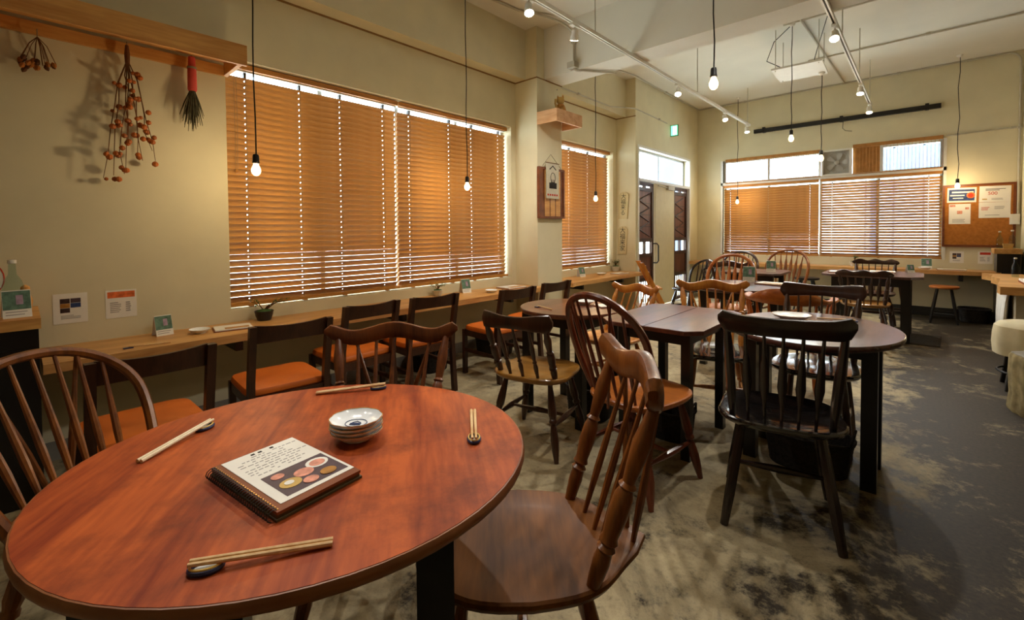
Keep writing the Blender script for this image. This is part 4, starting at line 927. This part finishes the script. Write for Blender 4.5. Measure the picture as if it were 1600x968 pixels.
t = sheet('notice', 'dark blue framed notice with a red bowl, upper left on the notice board', 'notice', T(.353, yb_, 1.64) @ RY(R(1)), .275, .195, [('blue_field', 'print_blue', -.44, .44, -.38, .38), ('headline', 'paper', -.34, .40, .14, .24), ('headline', 'paper', -.40, .10, -.06, .02), ('headline', 'paper', -.30, .06, -.24, -.18)])
q = MB(); q.loft([[(.085+math.cos(a)*r, y, -.005+math.sin(a)*r) for a in [2*PI*k/20 for k in range(20)]] for r, y in ((.040, -.0018), (.040, -.0032))]); q.build('printed_bowl', 'print_orange', t, 0)
q = MB(); q.loft([[(.085+math.cos(a)*r, y, -.005+math.sin(a)*r) for a in [2*PI*k/20 for k in range(20)]] for r, y in ((.026, -.0032), (.026, -.0038))]); q.build('printed_soup', 'ink_red', t, 0)
t = sheet('notice', 'cream notice with the red number, upper right on the notice board', 'notice', T(.655, yb_, 1.637) @ RY(R(1)), .28, .205, lines(-.3, .34, .22, .38, 2, 'ink', 8)+lines(-.1, .36, -.36, -.22, 2, 'ink_grey', 9)+[('seal', 'print_gold', -.40, -.24, -.36, -.28)])
text_part('red_number', '500', .058, 'ink_red', t, T(-.02, -.0022, .008) @ RX(PI/2))
sheet('notice', 'narrow cream notice with pink corner, lower left on the notice board', 'notice', T(.337, yb_, 1.39), .205, .265, [('pink_corner', 'print_pink', -.47, -.2, .36, .47), ('pink_dot', 'print_pink', .25, .42, .22, .33), ('red_block', 'print_pink', -.12, .12, .0, .16)]+lines(-.34, .36, -.42, -.22, 3, 'ink_grey', 10))
sheet('notice', 'plain pale notice, lower right on the notice board', 'notice', T(.653, yb_, 1.432), .28, .20, lines(-.42, -.15, .0, .24, 3, 'ink_red', 11)+lines(.0, .36, .06, .28, 3, 'ink_grey', 12)+lines(-.3, .36, -.34, -.26, 1, 'ink_grey', 13))

# ================================================================== TABLE TENTS, DISHES, MENUS, PLANTS
def tent(label, x, y, z, rot, s=1.0):
    t = thing('card_stand', label, 'card stand', (x, y, z), R(rot), 'folded green card stands')
    w, h, d = .085*s, .115*s, .035*s
    for sg in (-1, 1):
        q = MB(); q.loft([[(-w/2, sg*d, 0), (w/2, sg*d, 0), (w/2, sg*d-sg*.0015, 0), (-w/2, sg*d-sg*.0015, 0)], [(-w/2, sg*.002, h), (w/2, sg*.002, h), (w/2, sg*.0005, h), (-w/2, sg*.0005, h)]]); cl = q.build('card_leaf', 'paper', t, 0)
        M = Matrix(((1, 0, 0, 0), (0, 1, 0, 0), (0, 0, 1, 0), (0, 0, 0, 1)))
        def pt(u, v, o=.0006): return (u*w/2, sg*(d+(.002-d)*v)+sg*o, v*h)
        for nm, mt, u0, u1, v0, v1, o in (('green_print', 'print_green', -.97, .97, .30, .97, .0006), ('printed_cup', 'print_lilac', -.05, .45, .48, .82, .0011), ('print_line', 'ink_grey', -.8, .7, .20, .23, .0006), ('print_line', 'ink_grey', -.8, .5, .10, .13, .0006)):
            q = MB(); q.add([pt(u0, v0, o), pt(u1, v0, o), pt(u1, v1, o), pt(u0, v1, o), pt(u0, v0, 0), pt(u1, v0, 0), pt(u1, v1, 0), pt(u0, v1, 0)], [(0, 1, 2, 3), (7, 6, 5, 4), (0, 4, 5, 1), (1, 5, 6, 2), (2, 6, 7, 3), (3, 7, 4, 0)]); q.build(nm, mt, cl, 0)
    return t
def dish(label, x, y, z, r=.052, h=.022, rot=0, scal=0, emblem=False, group=None, rim=False):
    t = thing('small_dish', label, 'dish', (x, y, z), R(rot), group)
    wf = (lambda a: scal*abs(math.sin(a*5))) if scal else None
    MB().turn([(r*.5, 0), (r*.56, 0), (r*.58, h*.18), (r*.85, h*.55), (r, h), (r*.985, h+.0018), (r*.93, h*.93), (r*.78, h*.62), (r*.5, h*.34), (r*.02, h*.30)], 60, sc=(1, .93), wob=wf).build('bowl', 'ceramic', t)
    if rim: MB().tube([(math.cos(a)*r*.985*(1+(wf(a) if wf else 0)), math.sin(a)*r*.915*(1+(wf(a) if wf else 0)), h+.0012) for a in [2*PI*k/60 for k in range(60)]], .0011, 5, closed=True).build('glazed_rim', 'print_ochre', t)
    if emblem:
        zz = h*.34
        MB().tube([(math.cos(a)*r*.42, math.sin(a)*r*.36, zz+.0010) for a in [2*PI*k/36 for k in range(36)]], .0009, 5, closed=True).build('painted_ring', 'blue_glaze', t)
        MB().bb(-.013, .013, -.006, -.001, zz, zz+.0016).build('painted_boat', 'blue_glaze', t, 0); MB().tube([(-.010, .0, zz+.0012), (0, .009, zz+.0012), (.011, .001, zz+.0012)], .0011, 5).build('painted_sail', 'blue_glaze', t)
        MB().tube([(-.013, -.010, zz+.001), (0, -.012, zz+.001), (.013, -.010, zz+.001)], .0009, 5).build('painted_wave', 'blue_glaze', t)
    return t
SG = 'scalloped dishes stacked on the near table'
for k, lb in enumerate(('bottom scalloped white dish of the stack on the near red table', 'second scalloped white dish from the bottom of the near table stack', 'third scalloped white dish from the bottom of the near table stack', 'topmost scalloped white dish with blue emblem on the near table stack')):
    dish(lb, -1.014+.001*k, .541-.0008*k, .701+.0098*k, .061, .022, 30+17*k if k < 3 else 40, .035, emblem=(k == 3), group=SG, rim=True)
def menu_closed(label, x, y, z, rot, w=.21, d=.15, h=.012, top='paper'):
    t = thing('menu_booklet', label, 'menu', (x, y, z), R(rot)); MB().bb(-w/2, w/2, -d/2, d/2, 0, h*.45).build('cover', 'menu_cover', t, 0)
    MB().bb(-w/2+.008, w/2-.004, -d/2+.004, d/2-.004, h*.45, h).build('pages', top, t, 0); MB().bb(-w/2+.06, w/2-.02, -d/2+.02, -.01, h, h+.0006).build('printed_photo', 'print_ochre', t, 0)
    return t
# big menu on the near table: local x along the ring edge, y away from it
ux = Vector((-.815+1.074, .285-.252, 0)).normalized(); ang = math.atan2(ux.y, ux.x)
t = thing('menu_booklet', 'ring-bound menu with food photo lying on the near red table', 'menu', (-.958, .350, .7), ang)
MB().bb(-.132, .132, -.082, .092, .001, .005).build('back_cover', 'menu_back', t, 0); MB().bb(-.129, .129, -.080, .088, .0052, .012).build('page_block', 'menu_back', t, 0)
MB().bb(-.131, .131, -.080, .089, .0122, .0175).build('front_cover', 'menu_cover', t, 0); MB().bb(-.127, .112, -.064, .088, .0176, .0184).build('menu_page', 'paper', t, 0)
q = MB()
for k in range(30):
    x = -.122+.244*k/29; q.tube([(x, -.078+.012*math.cos(a)-.004, .0095+.0105*math.sin(a)) for a in [2*PI*j/10 for j in range(10)]], .0011, 4, closed=True)
q.build('ring_binding', 'dark_grey', t)
q = MB()
for k in range(30):
    x = -.122+.244*k/29; q.bb(x-.0018, x+.0018, -.0765, -.0735, .0175, .0186)
q.build('ring_eyelets', 'brass', t)
MB().bb(.000, .100, -.045, .082, .0184, .0188).build('printed_photo', 'print_purple', t, 0)
for k, (x, y, r, mt) in enumerate(((.03, .055, .020, 'paper'), (.031, .055, .014, 'print_pink'), (.045, .018, .017, 'print_pink'), (.062, -.018, .018, 'print_gold'), (.02, -.022, .011, 'print_pink'), (.082, .012, .013, 'print_pink'), (.080, .05, .014, 'print_ochre'), (.06, -.02, .008, 'paper'))):
    q = MB(); q.loft([[(x+math.cos(a)*r, y+math.sin(a)*r*1.15, z) for a in [2*PI*j/16 for j in range(16)]] for z in (.0188, .0190+.0002*k)]); q.build('printed_food', mt, t, 0)
q = MB(); r_ = random.Random(5)
for k in range(9):
    x = -.104+.0108*k; y = -.05
    while y < .066+r_.uniform(-.02, .012):
        l = r_.uniform(.004, .011)
        if r_.random() < .72: q.bb(x-.0014, x+.0014, y, y+l, .0184, .0187)
        y += l+.0035
q.build('text_block', 'ink_grey', t, 0)
for y in (-.01, .005, .03): MB().bb(-.119, -.112, y, y+.008, .0184, .0187).build('heading_mark', 'ink', t, 0)
# chopsticks on rests
def chopset(where, rest, tip, z, pale=False, kind='ring', two=True):
    rest = Vector(rest+(z,)); tip = Vector(tip+(z,)); d = (tip-rest).normalized(); ang = math.atan2(d.y, d.x); Ln = (tip-rest).length
    side = Vector((-d.y, d.x, 0))
    t = thing('chopstick_rest', 'small blue glazed chopstick rest '+where, 'chopstick rest', rest, ang)
    MB().tube([(math.cos(a)*.021, math.sin(a)*.013, .0045) for a in [2*PI*k/24 for k in range(24)]], .0045, 8, closed=True).build('ring_body', 'cobalt', t)
    MB().tube([(math.cos(a)*.021, math.sin(a)*.013, .0088) for a in [2*PI*k/24 for k in range(24)]], .0019, 6, closed=True).build('glaze_line', 'yellow_glaze', t)
    MB().turn([(.016, .0005), (.017, .004), (.012, .0042), (.001, .0042)], 20, sc=(1.1, .62)).build('well', 'ceramic', t)
    for sg in ((-1, 1) if two else (1,)):
        c = tag(MB().tube([rest-d*.022+side*sg*.0045+Vector((0, 0, .0150)), tip+side*sg*.0048+Vector((0, 0, .0046))], [.0031, .0043], 8).build('chopstick', 'chopstick_pale' if pale else 'chopstick'), 'pale wooden chopstick of the pair '+where, 'chopstick', 'chopsticks '+where)
chopset('at the front edge of the near red table', (-.799+.018, .152+.022), (-.694, .326), .7)
chopset('at the left side of the near red table', (-1.356, .308), (-1.259, .163), .7, True)
chopset('at the far edge of the near red table', (-1.284, .762), (-1.384, .607), .7)
chopset('at the right edge of the near red table', (-.790, .722), (-.919, .837), .7)
# things along the left counter
tent('green card stand on the left counter beside the white posters', -3.315, .555, ZT, 100)
dish('small white dish on the left counter beside the first card stand', -3.20, .712, ZT, .058, .024)
menu_closed('open menu booklet on the left counter before the bonsai', -3.19, .885, ZT, 80, .21, .16)
def stick_on(label, a, b_, z):
    t = thing('chopstick_set', label, 'chopsticks'); MB().tube([(a[0], a[1], z+.005), (b_[0], b_[1], z+.009)], .004, 8).build('chopstick', 'chopstick', t)
    MB().bb(b_[0]-.012, b_[0]+.012, b_[1]-.02, b_[1]+.02, z, z+.006).build('rest', 'cobalt', t, 0)
stick_on('chopsticks on a dark rest on the left counter, before the first card stand', (-3.03, .54), (-3.05, .365), ZT)
stick_on('chopsticks on a dark rest on the left counter beside the bonsai', (-3.04, 1.15), (-3.06, .975), ZT)
def bonsai(label, x, y, z, s, potm, spread=1.0, flowers=False):
    t = thing('potted_plant', label, 'plant', (x, y, z)); rnd = random.Random(int(x*1000)+int(y*100))
    MB().turn([(.030*s, 0), (.036*s, .003), (.046*s, .03*s), (.050*s, .052*s), (.053*s, .056*s), (.050*s, .058*s), (.046*s, .052*s), (.01, .05*s)], 24).build('pot', potm, t)
    MB().turn([(.045*s, .050*s), (.034*s, .062*s), (.01, .068*s)], 18).build('moss', 'leaf', t)
    for k in range(6):
        a = rnd.uniform(0, 2*PI) if k > 1 else (PI/2+(.2 if k else -.1)); ln = rnd.uniform(.05, .09)*s*(1.6 if k < 2 else 1)*spread
        p = [Vector((0, 0, .055*s))]
        for j in range(1, 5): p.append(Vector((math.cos(a)*ln*j/4+rnd.uniform(-.006, .006), math.sin(a)*ln*j/4+rnd.uniform(-.006, .006), .06*s+.05*s*math.sqrt(j/4)+rnd.uniform(-.006, .012)*s)))
        br = MB().tube(p, [.004*s, .0032*s, .0026*s, .002*s, .0014*s], 5).build('branch', 'twig', t)
        for j in range(2, 5):
            for m_ in range(4):
                c = p[j]+Vector((rnd.uniform(-.014, .014), rnd.uniform(-.014, .014), rnd.uniform(-.006, .014)))*s; l = .010*s; d = Vector((rnd.uniform(-1, 1), rnd.uniform(-1, 1), rnd.uniform(-.2, .6))).normalized()
                q = MB(); sd = d.cross(Vector((0, 0, 1))).normalized()*l*.45
                q.loft([[c-d*l, c-d*l+sd*.1, c-d*l+Vector((0, 0, .0006))], [c-sd, c+sd, c+Vector((0, 0, .0016))], [c+d*l, c+d*l+sd*.1, c+d*l+Vector((0, 0, .0006))]]); q.build('leaf', 'leaf', br, 0)
    return t
bonsai('little bonsai in a dark round pot on the left counter', -3.33, 1.115, ZT, 1.15, 'pot_dark', 1.25)
bonsai('tiny plant in a pale pot on the left counter before the second blind', -3.35, 2.62, ZT, .95, 'pot_pale', .8)
tent('green card stand on the left counter near the pillar', -3.33, 2.945, ZT, 80, 1.15)
dish('small white dish on the left counter near the pillar', -3.12, 3.10, ZT, .062, .026)
menu_closed('menu booklet on the left counter touching the pillar', -3.22, 3.50, ZT, 85, .26, .20, .014)
tent('card stand on the short counter left of the entrance', -3.30, 4.93, ZT, 75, 1.1)
dish('small white dish on the short counter left of the entrance', -3.24, 5.33, ZT, .07, .022)
menu_closed('menu lying on the short counter behind the white dish', -3.12, 5.62, ZT, 85, .24, .16, .010)
bonsai('small plant in a pale pot at the entrance end of the short counter', -3.36, 5.93, ZT, 1.3, 'pot_pale', .6)
# back counter
tent('green card stand on the back counter before the right blind', .02, D-.20, ZBK, 5, 1.25)
dish('white dish on the back counter beside the card stand', .0, D-.31, ZBK, .07, .03)
menu_closed('open menu lying on the back counter below the notice board', .26, D-.25, ZBK, 2, .28, .18, .012)
bonsai('dark small potted plant on the back counter behind the black table', -.76, D-.17, ZBK, 1.2, 'pot_pale', .5)
# middle tables
tent('green card stand on the round table behind the square table', -1.26, 4.80, .70, 8, 1.25)
menu_closed('white menu on the round table behind the square table', -1.02, 4.62, .70, -8, .24, .17, .016)
tent('pale card stand on the dark corner table', -1.35, 6.05, .70, 12, 1.15)
menu_closed('white menu on the black table at the back right', -.70, 6.45, .70, 0, .26, .18, .012)
menu_closed('second white menu on the black table, nearer the counter', -.36, 6.74, .70, 4, .24, .16, .010)
tent('small card leaning on the right part of the black table', -.12, 6.86, .70, 30, .8)
dish('large white plate on the right oval table, behind the black chair', -.545, 2.90, .70, .098, .026, rim=True)
stick_on('chopsticks lying on the right oval table', (-.44, 3.00), (-.27, 3.03), .70)
dish('white plate on the small round table, behind the bow-back chair', -1.72, 2.60, .70, .075, .024)
stick_on('chopsticks on the small round table', (-1.74, 2.27), (-1.88, 2.30), .70)
menu_closed('menu on the small round table beside the white plate', -1.55, 2.62, .70, 60, .16, .12, .010)

# ================================================================== BASKETS, TRAYS, BOTTLES AND BITS
def basket(label, x, y, w, d, h, rot=0, handle=True):
    t = thing('wicker_basket', label, 'basket', (x, y, 0), R(rot), 'dark wicker baskets on the floor'); n = 32
    def ring(k, z): return [(math.copysign(abs(math.cos(a))**.7, math.cos(a))*w/2*k, math.copysign(abs(math.sin(a))**.7, math.sin(a))*d/2*k, z) for a in [2*PI*j/n for j in range(n)]]
    rows = 9; r = [ring(.2, .002), ring(.86, .002)]
    for k in range(rows*2+1): r.append(ring(.87+.13*k/(rows*2)+(.014 if k % 2 else 0), .004+(h-.004)*k/(rows*2)))
    r += [ring(.95, h), ring(.84, .02), ring(.2, .018)]
    MB().loft(r).build('woven_body', 'wicker', t)
    MB().tube(ring(1.0, h), .009, 6, closed=True).build('rim', 'wicker', t)
    if handle:
        for sx in (-1, 1): MB().tube([(sx*w*.47, -.06, h), (sx*w*.5, -.04, h+.05), (sx*w*.5, .04, h+.05), (sx*w*.47, .06, h)], .007, 6).build('handle', 'wicker', t)
basket('dark wicker basket on the floor under the small round table', -1.60, 2.49, .30, .26, .20, 5)
basket('dark wicker basket under the right oval table', -.425, 2.675, .38, .23, .17, 0)
basket('dark wicker basket under the near red table', -.855, .285, .32, .26, .19, 40)
basket('dark wicker basket under the square table', -1.085, 2.55, .26, .22, .16, 0)
basket('dark wicker basket under the counter between the orange chairs', -3.20, 2.41, .30, .30, .15, 0)
basket('dark wicker basket under the counter by the pillar', -3.13, 3.15, .34, .36, .17, 0)
basket('dark wicker basket under the back counter below the notice board', .48, 8.24, .30, .30, .17, 0, False)
tag(MB().slab([(-.36, 6.20), (.13, 6.24), (.15, 6.86), (-.34, 6.82)], .0005, .008, .002).build('floor_mat', 'mat_dark'), 'dark rectangular mat on the floor by the black table', 'mat')
def bottle(label, x, y, z, s=1.0):
    t = thing('glass_bottle', label, 'bottle', (x, y, z), 0)
    MB().turn([(.025*s, 0), (.034*s, .003), (.036*s, .02), (.036*s, .13*s), (.030*s, .155*s), (.014*s, .185*s), (.012*s, .235*s), (.014*s, .24*s), (.010*s, .245*s)], 20).build('glass', 'bottle_glass', t)
    MB().turn([(.0125*s, .235*s), (.0155*s, .237*s), (.0155*s, .252*s), (.004*s, .254*s)], 14).build('stopper', 'white_plastic', t)
zc_ = .8325
bottle('clear greenish bottle on the black cabinet, nearer the posters', -3.17, -.03, zc_, 1.0)
bottle('clear greenish bottle on the black cabinet, at the picture edge', -3.13, -.115, zc_, .92)
tent('green card stand leaning on the black cabinet before the bottles', -3.02, -.02, zc_, 96, 1.05)
t = thing('paper_fan', 'white round paper fan with red edge on the black cabinet', 'fan', (-3.20, -.155, zc_), R(100))
q = MB(); q.loft([[(math.cos(a)*.10, y, .165+math.sin(a)*.10) for a in [2*PI*k/28 for k in range(28)]] for y in (0, .002)]); q.build('leaf', 'paper', t, 0)
MB().tube([(math.cos(a)*.10, .001, .165+math.sin(a)*.10) for a in [2*PI*k/28 for k in range(28)]], .003, 5, closed=True).build('edge', 'ink_red', t); MB().bb(-.008, .008, 0, .006, 0, .075).build('handle', 'shelf_pine', t, 0)
t = thing('wooden_gourd', 'small tan wooden ornament behind the bottles on the black cabinet', 'ornament', (-3.30, .01, zc_))
MB().turn([(.012, 0), (.022, .01), (.026, .04), (.020, .068), (.012, .078), (.018, .095), (.016, .112), (.004, .122)], 16).build('gourd', 'shelf_pine', t)
t = thing('water_stand', 'black box stand with wooden top in the far right corner', 'stand', (.72, D-.22, 0))
MB().bb(-.065, .13, -.17, .14, .0, .885).build('body', 'table_black', t, 0); MB().bb(-.09, .14, -.18, .15, .8855, .945).build('top_board', 'shelf_pine', t, 0)
bottle('clear water bottle on the far right corner stand, left one', .69, D-.20, .9455, .85); bottle('clear water bottle on the far right corner stand, right one', .80, D-.16, .9455, .9)
t = thing('drying_tray', 'small pale basket between the bottles on the corner stand', 'tray', (.755, D-.27, .9455))
q = MB(); q.loft([[(sx*w2, sy*d2, z) for sx, sy in ((-1, -1), (1, -1), (1, 1), (-1, 1))] for w2, d2, z in ((.036, .03, 0), (.045, .038, .06), (.041, .034, .06), (.033, .027, .006))]); q.build('tray', 'print_gold', t, 0)
t = thing('magazine_rack', 'black rack with pale papers at the right picture edge', 'rack', (1.0, 7.75, 0))
MB().bb(-.14, .30, -.15, .17, 0, .66).build('base', 'table_black', t, 0)
for bx in ((-.14, -.12, -.15, .17, .66, 1.02), (.28, .30, -.15, .17, .66, 1.02), (-.12, .28, .15, .17, .66, 1.02), (-.12, .28, -.15, .15, 1.0, 1.02)): MB().bb(*bx).build('panel', 'black_metal', t, 0)
for k in range(5): MB().bb(-.10+k*.07, -.055+k*.07, -.12, .12, .661, .93+.01*(k % 2)).build('paper_stack', 'paper' if k % 2 else 'cloth_white', t, 0)
menu_closed('thick menu lying on the serving counter at the right edge', .74, 5.85, .72, 90, .34, .24, .03)
bottle('slim clear bottle standing on the serving counter', .655, 6.55, .72, .75)
